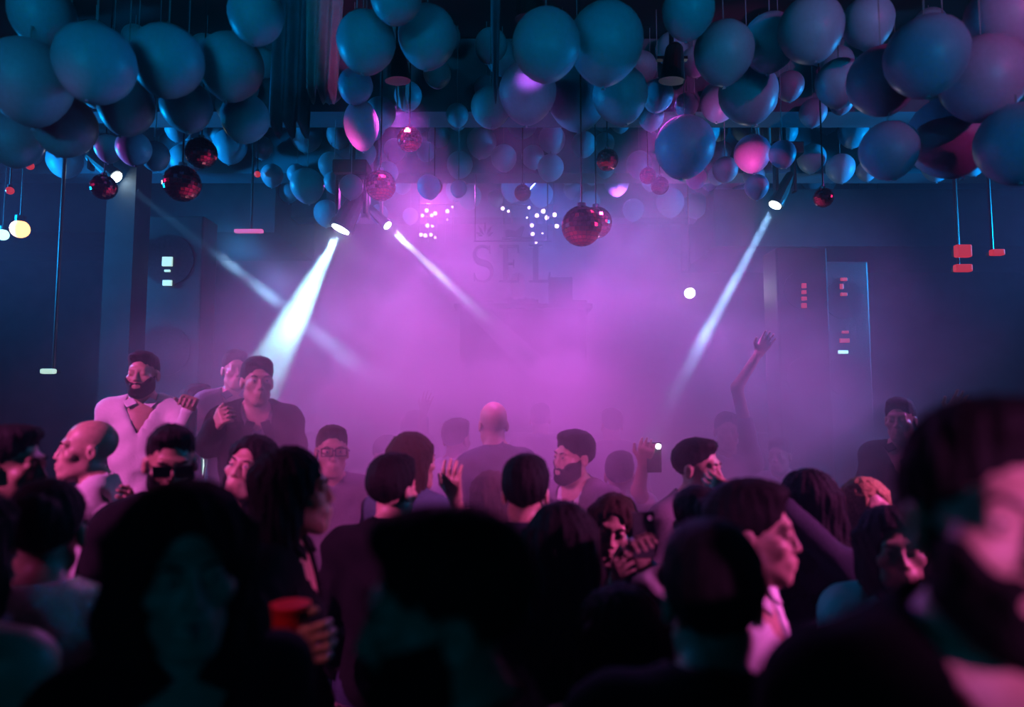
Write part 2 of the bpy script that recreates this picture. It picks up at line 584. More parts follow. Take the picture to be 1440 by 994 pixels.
def person(key, head, label, yaw=0, hyaw=0, pitch=0, tilt=0, sex='m', floor=0.0, hair='short', hairm='hb', hlen=.3, hvol=1.0, part=0.0,
           skin='s1', top='tshirt', topm='cblack', bot='cdenim', arms=None, beard=False, brows=True, glasses=False, near=0, smile=0,
           inner=None, group='dancing crowd', extra=None, curl=.5):
    """head: pixel of the point between the eyes, and depth"""
    W = P(*head)
    yaw -= math.degrees(math.atan2(head[0] - 720, F))
    W.x += -.03 * math.sin(R(yaw))
    W.y += .03 * math.cos(R(yaw))
    hz = W.z - floor
    s = hz / 1.635
    wide = .90 if sex == 'f' else 1.0
    res = .0036 if near else (.0065 if head[2] < 2.6 else .0085)
    root = empty('person', (W.x, W.y, floor), label, 'person', group, R(yaw))
    PEOPLE[key] = root
    H = np.array([0, -.03, hz])
    M3 = np.array((Matrix.Rotation(R(hyaw), 3, 'Z') @ Matrix.Rotation(R(-pitch), 3, 'X') @ Matrix.Rotation(R(tilt), 3, 'Y')))
    Rz = Matrix.Rotation(-R(yaw), 3, 'Z')

    def lc(pt):
        return tuple(Rz @ (Vector(pt) - Vector((W.x, W.y, floor))))

    sh = hz - .215
    hip = .93 * s
    wst = (sh * .42 + hip * .58)
    sx = .165 * wide
    torso = [('ell', (0, .01, sh - .13), (.155 * wide, .112, .19), '+', .05),
             ('ell', (0, .005, wst), ((.128 if sex == 'm' else .108), .098, .15 * s), '+', .10),
             ('ell', (0, .015, hip), ((.158 if sex == 'm' else .168), .125, .13 * s), '+', .10),
             ('cap', (-sx, .015, sh + .005), (sx, .015, sh + .005), .058, .058, '+', .06),
             ('cap', (0, .025, sh + .075), (-sx * .8, .02, sh + .02), .045, .045, '+', .05),
             ('cap', (0, .025, sh + .075), (sx * .8, .02, sh + .02), .045, .045, '+', .05)]
    if sex == 'f':
        torso += [('ell', (-.068, -.085, sh - .17), (.058, .055, .06), '+', .04), ('ell', (.068, -.085, sh - .17), (.058, .055, .06), '+', .04)]
    neck = [('cap', (0, .02, sh + .03), tuple(H + M3 @ np.array([0, .012, -.06])), .056 * (.9 if sex == 'f' else 1.05), .05 * (.9 if sex == 'f' else 1.05), '+', .03)]
    legs, ankles = [], []
    for q in (-1, 1):
        hp = (q * .088, .015, hip - .03)
        kn = (q * .10, -.005, .49 * s)
        an = (q * .105, .03, .09)
        legs += [('cap', hp, kn, .085, .058, '+', .05), ('cap', kn, an, .056, .036, '+', .03),
                 ('cap', (an[0], an[1] + .02, .045), (an[0] + q * .02, an[1] - .15, .035), .036, .03, '+', .03)]
        ankles.append(an)
    arml, handp, hbands = [], [], []
    for q, nm in ((-1, 'R'), (1, 'L')):
        S = (q * (sx + .01), .015, sh)
        vis = bool(arms and nm in arms)
        if vis:
            e, w_ = arms[nm][:2]
            E, Wr = lc(P(*e)), lc(P(*w_))
            c_ = arms[nm][2] if len(arms[nm]) > 2 else curl
        else:
            E = (q * (sx + .075), .05, sh - .27 * s)
            Wr = (q * (sx + .045), -.09, sh - .49 * s)
            c_ = .6
        r0 = .047 if sex == 'm' else .040
        arml += [('cap', S, E, r0, r0 * .82, '+', .03), ('cap', E, Wr, r0 * .82, .027, '+', .02)]
        d = np.array(Wr) - np.array(E)
        nr = np.array([-q, -.3, 0]) if not vis else np.array([0, -1, .2])
        if abs(d @ nr) > .9 * np.linalg.norm(d) * np.linalg.norm(nr): nr = np.array([1, 0, .3])
        hp_ = hand_prims(Wr, d, nr, c_, thumb_side=-q)
        handp += hp_
        if vis or near:
            c = np.array(Wr) + d / np.linalg.norm(d) * .09
            hbands.append((c, .105, .0058 if head[2] < 3.2 else .0075))
        else:
            c = np.array(Wr) + d / np.linalg.norm(d) * .09
            hbands.append((c, .10, .0085))
    allp = np.array([p_[1] for p_ in arml] + [p_[2] for p_ in arml])
    lo = np.minimum(allp.min(0) - .22, [-.30, -.26, -.03])
    hi = np.maximum(allp.max(0) + .22, [.30, .24, hz + .19])
    hc = H + np.array([0, 0, 0])
    bx = [(hc[0] - .10, hc[0] + .10, res)] + [(c[0] - r, c[0] + r, f) for c, r, f in hbands]
    by = [(hc[1] - .135, hc[1] + .13, res)] + [(c[1] - r, c[1] + r, f) for c, r, f in hbands]
    bz = [(hc[2] - .15, hc[2] + .14, res)] + [(c[2] - r, c[2] + r, f) for c, r, f in hbands]
    co = .020
    fld = Field(axis(lo[0], hi[0], co, bx), axis(lo[1], hi[1], co, by), axis(lo[2], hi[2], .026, bz), .055)
    for p_ in torso + legs + arml + neck: fld.prim(p_)
    for p_ in handp: fld.prim(p_)
    sub = Field(*fld.ax, .03)
    for p_ in head_prims(sex, smile=smile):
        sub.prim(p_, M3, H)
    h = np.maximum(.025 - np.abs(fld.f - sub.f), 0) / .025
    fld.f = np.minimum(fld.f, sub.f) - h * h * .025 * .25
    body = link('body', fld.mesh('body'), M[skin], root, smooth=True)

    # ---- head dressings
    def head_field(r, rad, c):
        c = H + M3 @ np.array(c)
        return Field(*[axis(c[i] - rad, c[i] + rad, r, []) for i in range(3)], .05)

    if hair:
        fn, c, rad = hair_fn(hair, hlen, hvol, part)
        f = head_field(max(res * 1.25, .006) if not near else .0048, rad, c)
        f.prim(('fn', fn, c, (rad, rad, rad), '+', 0), M3, H)
        me = f.mesh('hair')
        if me: link('hair', me, M[hairm], root, smooth=True)
    if beard:
        f = head_field(max(res, .0045), .11, (0, -.03, -.06))
        for p_ in head_prims(sex, smile=smile): f.prim(p_, M3, H)
        g = (np.stack(np.meshgrid(*f.ax, indexing='ij'), -1) - H) @ M3
        cut, top_ = beard_cut(g)
        f.f = np.maximum(f.f - .001 - .007 * np.clip((top_ - g[..., 2]) / .02, 0, 1) + wob(g * 2, .4), cut)
        me = f.mesh('beard')
        if me: link('beard', me, M[hairm if hairm != 'hbl' else 'hbr'], root, smooth=True)
    hw = Matrix.Translation(Vector(H)) @ Matrix(M3.tolist()).to_4x4()
    if near or head[2] < 3.6:
        for q in (-1, 1):
            b = MB().ball((0, 0, 0), .0128, 14)
            e = b.build('eye', M['eye'], root, True)
            e.matrix_local = hw @ Matrix.Translation((q * .031, -.0765, .001))
            i = MB().ball((0, -.0088, 0), .0063, 10, (1, .7, 1)).build('iris', M['iris'], e, True)
        if brows:
            for q in (-1, 1):
                f = head_field(.004 if near else .006, .034, (q * .032, -.085, .02))
                f.prim(('cap', (q * .014, -.0935, .0185), (q * .034, -.090, .0255), .0042, .0045, '+', 0), M3, H)
                f.prim(('cap', (q * .034, -.090, .0255), (q * .051, -.078, .019), .0045, .0025, '+', .002), M3, H)
                me = f.mesh('eyebrow')
                if me: link('eyebrow', me, M[hairm if hairm != 'hbl' else 'hbr'], root, smooth=True)
    if sex == 'f' and near:
        f = head_field(.0026, .036, (0, -.09, -.072))
        for pr in (('cap', (-.021, -.0885, -.0668 + smile), (0, -.0985, -.0660), .004, .0068, '+', .003), ('cap', (.021, -.0885, -.0668 + smile), (0, -.0985, -.0660), .004, .0068, '+', .003),
                   ('cap', (-.018, -.0895, -.077 + smile * .6), (.018, -.0895, -.077 + smile * .6), .0052, .0052, '+', .003), ('cap', (0, -.0965, -.079), (0, -.0965, -.079), .0068, .0068, '+', .003),
                   ('cap', (-.023, -.094, -.0715 + smile), (0, -.106, -.0715), .002, .002, '-', .002), ('cap', (.023, -.094, -.0715 + smile), (0, -.106, -.0715), .002, .002, '-', .002)):
            f.prim(pr, M3, H)
        link('lips', f.mesh('lips'), M['lip'], root, smooth=True)
    if glasses:
        b = MB()
        for q in (-1, 1):
            if glasses == 'dark': b.box((q * .033, -.108, .0), (.055, .006, .040), bevel=.002)
            else:
                for dz in (-.018, .018): b.box((q * .033, -.108, dz), (.054, .005, .0045))
                for dx in (-.026, .026): b.box((q * .033 + dx, -.108, 0), (.0045, .005, .038))
            b.box((q * .072, -.055, .006), (.004, .11, .006))
        b.box((0, -.109, .008), (.018, .005, .006))
        g = b.build('glasses', M['black'], root)
        g.matrix_local = hw
    if extra == 'hoop':
        b = MB()
        n = 20
        for k in range(n):
            a0, a1 = 2 * math.pi * k / n, 2 * math.pi * (k + 1) / n
            b.tube((-.083, .012 + .018 * math.sin(a0), -.066 + .024 * math.cos(a0)), (-.083, .012 + .018 * math.sin(a1), -.066 + .024 * math.cos(a1)), .0014, n=6)
        g = b.build('earring', M['chrome'], root, True)
        g.matrix_local = hw

    # ---- clothing
    def cloth(name, prims, off, m, lo_, hi_, cuts, r):
        f = Field(axis(lo_[0], hi_[0], r, []), axis(lo_[1], hi_[1], r, []), axis(lo_[2], hi_[2], r, []), .05 + r)
        for p_ in prims:
            p_ = list(p_)
            if p_[0] == 'cap': p_[3] += off; p_[4] += off
            elif p_[0] == 'ell': p_[2] = tuple(np.array(p_[2]) + off)
            f.prim(tuple(p_))
        g = np.stack(np.meshgrid(*f.ax, indexing='ij'), -1)
        f.f += wob(g, 1.3)
        for fn in cuts: f.f = np.maximum(f.f, fn(g))
        me = f.mesh(name)
        return link(name, me, M[m], root, smooth=True) if me else None

    cr = .011 if near else (.015 if head[2] < 3 else .019)
    tp = lambda g: -sd_cap(g, (0, .01, sh + .05), (0, -.02, sh + .3), .066, .085)
    lo2 = np.minimum(allp.min(0) - .12, [-.28, -.24, .4])
    hi2 = np.maximum(allp.max(0) + .12, [.28, .24, sh + .2])
    slv = []
    for k_ in range(2):
        up, fo = arml[2 * k_], arml[2 * k_ + 1]
        if top in ('shirt', 'jacket'):
            v = np.array(fo[2]) - np.array(fo[1])
            slv += [up, ('cap', fo[1], tuple(np.array(fo[1]) + v * .94), fo[3], fo[4] + .006, '+', .02)]
        elif top == 'tshirt':
            v = np.array(up[2]) - np.array(up[1])
            slv += [('cap', up[1], tuple(np.array(up[1]) + v * .55), up[3] + .004, up[4] + .012, '+', .03)]
    low = lambda g: (hip - .10) - g[..., 2]

    def vneck(depth, w):
        def fn(g):
            x, y, z = g[..., 0], g[..., 1], g[..., 2]
            return -np.maximum(np.abs(x) - np.clip((z - (sh + .04 - depth)) * w, 0, .075), y + .01)
        return fn

    if top == 'jacket':
        cloth('shirt', torso, .010, inner or 'cgrey', (-.25, -.22, hip - .12), (.25, .22, sh + .2), [tp, low, vneck(.10, .55)], cr)
        cloth('jacket', torso + slv, .022, topm, lo2, hi2, [tp, lambda g: (hip - .16) - g[..., 2], vneck(.36, .20)], cr)
        for q in (-1, 1):
            cl = MB()
            cl.box((q * .062, -.128, sh - .085), (.045, .012, .20), Matrix.Rotation(R(-q * 17), 3, 'Y') @ Matrix.Rotation(R(-14), 3, 'X'), .004)
            cl.build('lapel', M[topm], root)
    elif top == 'shirt':
        cloth('shirt', torso + slv, .014, topm, lo2, hi2, [tp, low, vneck(.15, .5)], cr)
        for q in (-1, 1):
            cl = MB()
            cl.box((q * .052, -.062, sh + .055), (.052, .010, .05), Matrix.Rotation(R(q * 38), 3, 'Y') @ Matrix.Rotation(R(-28), 3, 'X') @ Matrix.Rotation(R(-q * 20), 3, 'Z'), .003)
            cl.build('collar', M[topm], root)
    elif top == 'tshirt':
        cloth('shirt', torso + slv, .012, topm, lo2, hi2, [tp, low], cr)
    elif top == 'dress':
        skirt = [('cap', (0, .01, hip), (0, .01, .52 * s), .15, .17, '+', .08)]
        st = [('cap', (q * .085, -.09, sh - .12), (q * .085, .03, sh + .055), .016, .016, '+', .01) for q in (-1, 1)] + \
             [('cap', (q * .085, .12, sh - .12), (q * .085, .03, sh + .055), .016, .016, '+', .01) for q in (-1, 1)]
        straps = st if extra != 'nostrap' else []
        f_low = lambda g: np.maximum(g[..., 2] - (sh - .09), .5 * s - g[..., 2])
        cloth('dress', torso + skirt, .011, topm, (-.28, -.25, .45), (.28, .25, sh + .2), [f_low], cr)
        if straps:
            for q in (-1, 1):
                b = MB()
                b.tube((q * .08, -.125, sh - .10), (q * .085, -.05, sh + .075), .009)
                b.tube((q * .085, -.05, sh + .075), (q * .085, .07, sh + .08), .009)
                b.tube((q * .085, .07, sh + .08), (q * .08, .13, sh - .10), .009)
                b.build('strap', M[topm], root, True)
    if top != 'dress':
        cloth('trousers', [torso[2]] + [p_ for k_, p_ in enumerate(legs) if k_ % 3 < 2], .012, bot, (-.28, -.22, .05), (.28, .24, hip + .16), [lambda g: np.maximum(g[..., 2] - hip - .03, .10 - g[..., 2])], .026)
    for an in ankles:
        q = 1 if an[0] > 0 else -1
        b = MB().ball((an[0] + q * .012, an[1] - .06, .045), .05, 14, (1.0, 2.75, .9)).box((an[0] + q * .012, an[1] - .055, .012), (.085, .27, .024), bevel=.008)
        b.build('shoe', M['shoe'], root, True)
    return root


# ------------------------------------------------------------------ platforms, booth, sign
def slab(name, x0, x1, y0, y1, z1, label, cat, edge=True):
    r = empty(name, ((x0 + x1) / 2, (y0 + y1) / 2, 0), label, cat)
    dx, dy = x1 - x0, y1 - y0
    MB().box((0, 0, z1 / 2 - .02), (dx - .04, dy - .04, z1 - .04)).build('body', M['black'], r)
    MB().box((0, 0, z1 - .02), (dx, dy, .04), bevel=.008).build('top', M['floor'], r)
    if edge: MB().box((0, -dy / 2 - .006, z1 - .02), (dx, .012, .03)).build('edge_strip', M['metal'], r)
    return r


slab('platform', -3.6, -1.15, 3.05, 5.4, .30, 'low black raised platform at the left under the men in shirt and jacket', 'platform')
slab('stage', -2.0, 2.4, 6.0, 8.9, 1.6, 'tall black stage in the smoke under the music booth', 'stage')

r = empty('music_booth', (P(735, 450, 6.5).x, 6.5, 1.6), 'dark music booth standing on the stage below the letters', 'booth')
MB().box((0, 0, .58), (1.2, .5, 1.16), bevel=.02).build('front_panel', M['black'], r)
MB().box((0, .05, 1.18), (1.3, .72, .05), bevel=.01).build('top', M['metal'], r)
for x in (-.4, 0, .4):
    b = MB().box((x, -.258, .6), (.36, .02, .8), bevel=.006).build('panel', M['soffit'], r)
for x in (-.45, .45):
    d = MB().box((x, .06, 1.235), (.34, .36, .06), bevel=.008).tube((x, .06, 1.26), (x, .06, 1.275), .14, n=24).build('turntable', M['black'], r)
mx = MB().box((0, .06, 1.235), (.3, .36, .07), bevel=.008)
for a in range(4):
    for c in range(3): mx.tube((-.1 + a * .066, -.05 + c * .09, 1.27), (-.1 + a * .066, -.05 + c * .09, 1.29), .012, n=8)
mx.build('mixer', M['black'], r)
r = empty('monitor_speaker', (P(787, 440, 7.2).x + .12, 7.35, 2.955), 'black square monitor speaker on the right end of the music booth', 'speaker')
r.location = (P(787, 440, 6.5).x, 6.40, 2.812)
MB().box((0, 0, .13), (.22, .22, .26), bevel=.012).build('cabinet', M['black'], r)
for z, q in ((.09, .065), (.2, .03)):
    MB().tube((0, -.112, z), (0, -.118, z), q, n=20).build('cone', M['metal'], r)


def letters():
    """serif letters S E L about half a metre tall, dark against the lit smoke"""
    y = 6.5
    c = P(722, 370, y)
    r = empty('club_sign', (c.x, y, c.z), 'dark serif sign with letters and a crown above the music booth', 'sign')
    h = .235
    r.scale = (.76, .9, .79)
    # S: swept band with swelling width
    mb = MB()
    n = 44
    pts = []
    for i in range(n + 1):
        t = i / n
        if t < .5:
            a = R(40 + 230 * (t / .5))
            x, z = .105 * math.cos(a), .118 + .105 * math.sin(a)
        else:
            a = R(90 - 230 * ((t - .5) / .5))
            x, z = .118 * math.cos(a), -.110 + .118 * math.sin(a)
        pts.append((x, z, .012 + .026 * math.exp(-((t - .5) / .22) ** 2)))
    L_, R_ = [], []
    for i in range(n + 1):
        x0, z0, _ = pts[max(0, i - 1)]
        x1, z1, _ = pts[min(n, i + 1)]
        l = math.hypot(x1 - x0, z1 - z0)
        nx, nz = -(z1 - z0) / l, (x1 - x0) / l
        x, z, w = pts[i]
        L_.append((x + nx * w, z + nz * w))
        R_.append((x - nx * w, z - nz * w))
    for i in range(n):
        mb.poly([L_[i], L_[i + 1], R_[i + 1], R_[i]], .05)
    mb.poly([(.066, .21), (.098, .235), (.104, .13), (.086, .13)], .05)
    mb.poly([(-.118, -.12), (-.10, -.12), (-.075, -.2), (-.118, -.235)], .05)
    S = mb.build('letter', M['letter'], r, loc=(-.40, 0, 0))
    e = MB()
    e.poly([(-.045, -h), (.02, -h), (.02, h), (-.045, h)], .05)
    for z in (h, -h):
        q = 1 if z > 0 else -1
        e.poly([(-.1, z), (-.1, z - q * .018), (.02, z - q * .03), (.02, z)], .05)
        e.poly([(.02, z), (.02, z - q * .024), (.135, z - q * .024), (.15, z - q * .10), (.165, z - q * .10), (.165, z)], .05)
    e.poly([(.02, .012), (.02, -.012), (.085, -.012), (.085, .012)], .05)
    e.poly([(.085, -.05), (.1, -.05), (.1, .05), (.085, .05)], .05)
    e.build('letter', M['letter'], r, loc=(-.09, 0, 0))
    l = MB()
    l.poly([(-.045, -h), (.025, -h), (.025, h), (-.045, h)], .05)
    l.poly([(-.1, h), (-.1, h - .018), (-.045, h - .03), (.025, h - .03), (.08, h - .018), (.08, h)], .05)
    l.poly([(-.1, -h), (-.1, -h + .018), (.025, -h + .026), (.145, -h + .026), (.165, -h + .12), (.182, -h + .12), (.182, -h)], .05)
    l.build('letter', M['letter'], r, loc=(.30, 0, 0))
    # leafy crown with rays and a low band under it
    k = MB()
    for a in (-62, -32, 0, 32, 62):
        ca, sa = math.sin(R(a)), math.cos(R(a))
        ln = .19 if a == 0 else (.17 if abs(a) < 40 else .13)
        px_, pz_ = sa * .018, -ca * .018
        k.poly([(ca * .04, sa * .04), (ca * ln * .6 + px_, sa * ln * .6 + pz_), (ca * ln, sa * ln), (ca * ln * .6 - px_, sa * ln * .6 - pz_)], .04)
    k.build('crown', M['letter'], r, loc=(-.37, 0, .335))
    k = MB()
    k.poly([(-.2, 0), (.22, 0), (.22, .022), (-.2, .022)], .04)
    k.poly([(-.15, .03), (.05, .03), (.10, .15), (.06, .165), (-.02, .10), (-.12, .12), (-.16, .10)], .04)
    k.build('emblem', M['letter'], r, loc=(.05, 0, .31))
    for x in (-.5, .45):
        MB().tube((x, .03, .30), (x, .03, (CZ - c.z) / .79), .008, n=8).build('hanger', M['metal'], r)
    MB().tube((-.52, .03, .29), (.5, .03, .29), .010, n=8).build('rail', M['metal'], r)


letters()


# ------------------------------------------------------------------ lamps and fixtures
PLACED = []       # what balloons must keep clear of: centre, radius


def keep_clear(c, rad):
    PLACED.append((Vector(c), rad))
    z = c[2] + rad
    while z < CZ:
        PLACED.append((Vector((c[0], c[1], z)), .02))
        z += .05


def moving_head(a, b, label, wide=.1):
    """yoke lamp at a shining at b, hung on a rod from the ceiling"""
    d = (Vector(b) - Vector(a)).normalized()
    r = empty('moving_head_lamp', a, label, 'lamp')
    keep_clear(a - d * .2, .3)
    q = rot_to(d).to_4x4()
    h = MB().tube((0, 0, -.30), (0, 0, -.06), wide * .75, wide).tube((0, 0, -.06), (0, 0, -.012), wide * 1.08, n=20).ball((0, 0, -.30), wide * .75)
    h = h.build('head', M['black'], r)
    h.matrix_local = q
    l = MB().tube((0, 0, -.014), (0, 0, -.006), wide * .8, n=24).build('lens', M['lens'], h)
    yk = MB()
    m = -d * .2
    for s in (-1, 1): yk.box((m.x + s * wide * 1.25, m.y, m.z + .09), (.025, .07, .28), bevel=.006)
    yk.box((m.x, m.y, m.z + .23), (wide * 2.7, .09, .04), bevel=.006)
    yk.build('yoke', M['metal'], r)
    MB().box((m.x, m.y, m.z + .30), (.26, .2, .10), bevel=.012).build('base', M['black'], r)
    MB().tube((m.x, m.y, m.z + .34), (m.x, m.y, CZ - a.z), .022).build('rod', M['metal'], r)
    return r


LB = ['black moving lamp throwing the wide white beam behind the man in the jacket',
      'black moving lamp at the top of the narrow blue beam on the right',
      'black moving lamp at the top of the faint beam near the two left mirror balls',
      'small black moving lamp sending the short beam towards the sign']
for (n_, a, b, *_), lb, w in zip(BEAMS, LB, (.085, .06, .06, .05)):
    moving_head(a, b, lb, w)


for px_, py_, lb in ((.1, 3.52, 'added black wash lamp nearest the camera, hidden in the top middle balloons'), (-.75, 4.22, 'added black wash lamp hidden among balloons left of the middle'), (1.05, 4.22, 'added black wash lamp hidden among balloons right of the middle')):
    a = Vector((px_, py_, 4.0))  # fixture invented to carry an added overhead wash
    r = empty('added_wash_lamp', a, lb, 'lamp')
    keep_clear(a, .16)
    d = (Vector((px_ * .8, py_ + .35, 1.2)) - a).normalized()
    h = MB().tube((0, 0, -.16), (0, 0, .03), .06, .085, 18).ball((0, 0, -.16), .06).build('head', M['black'], r)
    h.matrix_local = rot_to(d).to_4x4()
    MB().tube((0, 0, .05), (0, 0, CZ - a.z), .016).box((0, 0, .12), (.2, .04, .02)).build('rod', M['metal'], r)


def bulb_cluster(pts, y, label):
    ps = [P(px, py, y) for px, py, _ in pts]
    c = sum(ps, Vector()) / len(ps)
    r = empty('bulb_cluster', c, label, 'light')
    f = MB()
    xs = sorted({round(p.x, 1) for p in ps})
    zt = max(p.z for p in ps)
    for x in xs:
        f.tube((x - c.x, .05, min(p.z for p in ps) - c.z - .05), (x - c.x, .05, CZ - c.z - .1 if x == xs[0] or x == xs[-1] else zt - c.z + .05), .008, n=6)
    f.tube((xs[0] - c.x - .02, .05, zt - c.z + .05), (xs[-1] - c.x + .02, .05, zt - c.z + .05), .008, n=6)
    f.build('frame', M['metal'], r)
    for p, (px, py, k) in zip(ps, pts):
        PLACED.append((p + Vector((0, .02, 0)), .07))
        b = MB().ball(p - c, .021 * k, 10).build('bulb', M['bulb'], r, True)


bulb_cluster([(600, 296, 1.1), (607, 303, 1), (594, 303, .9), (612, 300, 1.1), (629, 297, 1.1), (636, 291, .6), (601, 317, 1.1), (608, 318, .8), (592, 330, 1), (598, 331, 1.1), (606, 330, 1), (612, 334, .7), (629, 309, .5)], 7.75,
             'cluster of small pink-white bulbs hanging left of the sign')
bulb_cluster([(707, 293, 1.0), (715, 297, .7), (744, 292, .8), (755, 303, 1.1), (764, 297, 1.2), (769, 306, 1.2), (780, 302, 1.2), (783, 318, 1.2), (748, 317, 1.1), (749, 329, 1.1), (754, 341, .8), (741, 306, .5), (763, 328, .5)], 7.75,
             'cluster of small pink-white bulbs hanging right of the sign')


def globe(px, py, y, rad, m, name, label, cat='lamp', to='ceiling'):
    c = P(px, py, y)
    r = empty(name, c, label, cat)
    keep_clear(c, rad)
    MB().ball((0, 0, 0), rad, 16).build('globe', M[m], r, True)
    MB().tube((0, 0, rad * .8), (0, 0, rad * 1.5), rad * .55).build('socket', M['black'], r)
    MB().tube((0, 0, rad * 1.4), (0, 0, CZ - c.z), .006, n=6).build('cord', M['black'], r)
    return c


c = globe(970, 412, 7.2, .058, 'white', 'globe_lamp', 'glowing white globe lamp hanging left of the right beam')
pl = bpy.data.lights.new('globe_light', 'POINT')
pl.energy = 10
pl.color = (.85, .9, 1)
pl.shadow_soft_size = .06
plo = bpy.data.objects.new('globe_light', pl)
COL.objects.link(plo)
plo.location = c + Vector((0, -.08, 0))
globe(28, 322, 5.6, .075, 'warm', 'globe_lamp', 'warm glowing globe lamp at the left edge above the dark wall')
globe(4, 330, 5.9, .05, 'cyan', 'globe_lamp', 'pale cyan globe lamp cut by the left edge of the frame')
globe(199, 314, 6.8, .032, 'red', 'globe_lamp', 'small dim red globe lamp left of the faint beam')
globe(42, 233, 4.6, .028, 'red', 'globe_lamp', 'tiny red globe standing in for a mirror-ball reflection, upper of two, left edge')  # this globe and the next glow in place of red mirror-ball reflections
globe(14, 268, 4.8, .028, 'red', 'globe_lamp', 'tiny red globe standing in for a mirror-ball reflection, lower of two, left edge')
globe(362, 245, 6.2, .03, 'red', 'globe_lamp', 'small dim red globe lamp among the balloons left of the wide beam')


def led_rack(px, py, y, leds, w, h, label, m='black'):
    """dark loudspeaker tower with lit indicators on its face"""
    c = P(px, py, y)
    r = empty('speaker_tower', (c.x, y, 0), label, 'speaker')
    top = c.z + h / 2
    MB().box((0, .16, top / 2), (w, .3, top), bevel=.015).build('cabinet', M[m], r)
    n = 4
    for k in range(n):
        z = top - (k + .5) * (top - .3) / n
        MB().tube((0, .012, z), (0, .002, z), w * .38, n=24).build('cone', M['metal'], r)
    for lx, ly, sx, sy, mm in leds:
        p = P(lx, ly, y)
        MB().box((p.x - c.x, -.008, p.z), (sx, .02, sy), bevel=.004).build('indicator', M[mm], r)


led_rack(1130, 415, 5.4, [(1130, 402, .035, .04, 'red'), (1130, 411, .035, .03, 'red'), (1130, 420, .04, .03, 'red'), (1130, 430, .04, .04, 'red')], .42, .8, 'dark loudspeaker tower with a short red indicator column right of the beam')
led_rack(1187, 440, 6.3, [(1186, 393, .06, .03, 'red'), (1183, 403, .03, .05, 'red'), (1186, 414, .06, .03, 'red'), (1188, 467, .06, .025, 'red'), (1187, 479, .09, .04, 'red'), (1185, 495, .09, .03, 'cyan')], .5, 1.0, 'dark loudspeaker tower with red marks and a small cyan light')
led_rack(236, 372, 5.9, [(236, 368, .09, .085, 'screen'), (236, 398, .08, .05, 'screen'), (236, 381, .05, .02, 'screen')], .6, .9, 'dark equipment tower with two small glowing displays left of the wide beam')


def wall_lamp(px, py, y, w, h, m, label):
    c = P(px, py, y)
    r = empty('wall_lamp', (c.x, y, c.z), label, 'lamp')
    keep_clear(c, .1)
    MB().box((0, 0, 0), (w, .05, h), bevel=.012).build('shade', M[m], r)
    MB().box((0, .05, 0), (w * .6, .06, h * .6)).build('bracket', M['black'], r)
    MB().tube((0, .05, 0), (0, .05, CZ - c.z), .012, n=8).build('rod', M['black'], r)


wall_lamp(1354, 353, 5.2, .12, .10, 'red', 'dim red lamp, upper one of two on the dark right wall')
wall_lamp(1354, 377, 5.2, .13, .06, 'red', 'dim red lamp, lower one of two on the dark right wall')
wall_lamp(1402, 355, 5.2, .10, .05, 'red', 'dim narrow red lamp nearest the right edge')
wall_lamp(350, 325, 6.0, .26, .035, 'pink', 'pink horizontal strip lamp left of the white beam')
wall_lamp(68, 522, 4.6, .09, .035, 'screen', 'tiny dim green light low on the dark left side')


# ------------------------------------------------------------------ mirror balls
def tile_ball_mesh(rad, bands):
    me = bpy.data.meshes.new('mirror_tiles')
    V, Fc = [], []
    for i in range(bands):
        t0, t1 = math.pi * (i + .06) / bands, math.pi * (i + .94) / bands
        tm = (t0 + t1) / 2
        n = max(4, int(round(2 * bands * math.sin(tm))))
        for k in range(n):
            a0, a1 = 2 * math.pi * (k + .05) / n, 2 * math.pi * (k + .95) / n
            q = []
            for rr in (rad, rad * .965):
                for t, a in ((t0, a0), (t1, a0), (t1, a1), (t0, a1)):
                    q.append((rr * math.sin(t) * math.cos(a), rr * math.sin(t) * math.sin(a), rr * math.cos(t)))
            # flatten the outer corners to one plane so every tile is a flat mirror
            c = Vector(q[0]) + Vector(q[1]) + Vector(q[2]) + Vector(q[3])
            nrm = c.normalized()
            dd = sum(Vector(x).dot(nrm) for x in q[:4]) / 4
            q[:4] = [tuple(Vector(x) + nrm * (dd - Vector(x).dot(nrm))) for x in q[:4]]
            b = len(V)
            V += q
            Fc += [(b, b + 1, b + 2, b + 3)] + [(b + j, b + 4 + j, b + 4 + (j + 1) % 4, b + (j + 1) % 4) for j in range(4)]
    me.from_pydata(V, [], Fc)
    me.update()
    return me


TILE = tile_ball_mesh(1.0, 14)


def disco(px, py, rpx, y, label, g='red-reflecting mirror balls under the ceiling'):
    c = P(px, py, y)
    rad = rpx / F * y
    r = empty('mirror_ball', c, label, 'mirror ball', g)
    keep_clear(c, rad * 1.1)
    MB().ball((0, 0, 0), rad * .965, 24).build('core', M['core'], r, True)
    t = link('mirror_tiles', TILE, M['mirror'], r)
    t.scale = (rad, rad, rad)
    t.rotation_euler = (0, 0, random.random() * 6)
    t['kind'] = 'stuff'
    MB().tube((0, 0, rad * .97), (0, 0, rad * 1.15), rad * .22).build('cap', M['chrome'], r)
    MB().tube((0, 0, rad * 1.1), (0, 0, CZ - c.z), .005, n=6).build('wire', M['metal'], r)


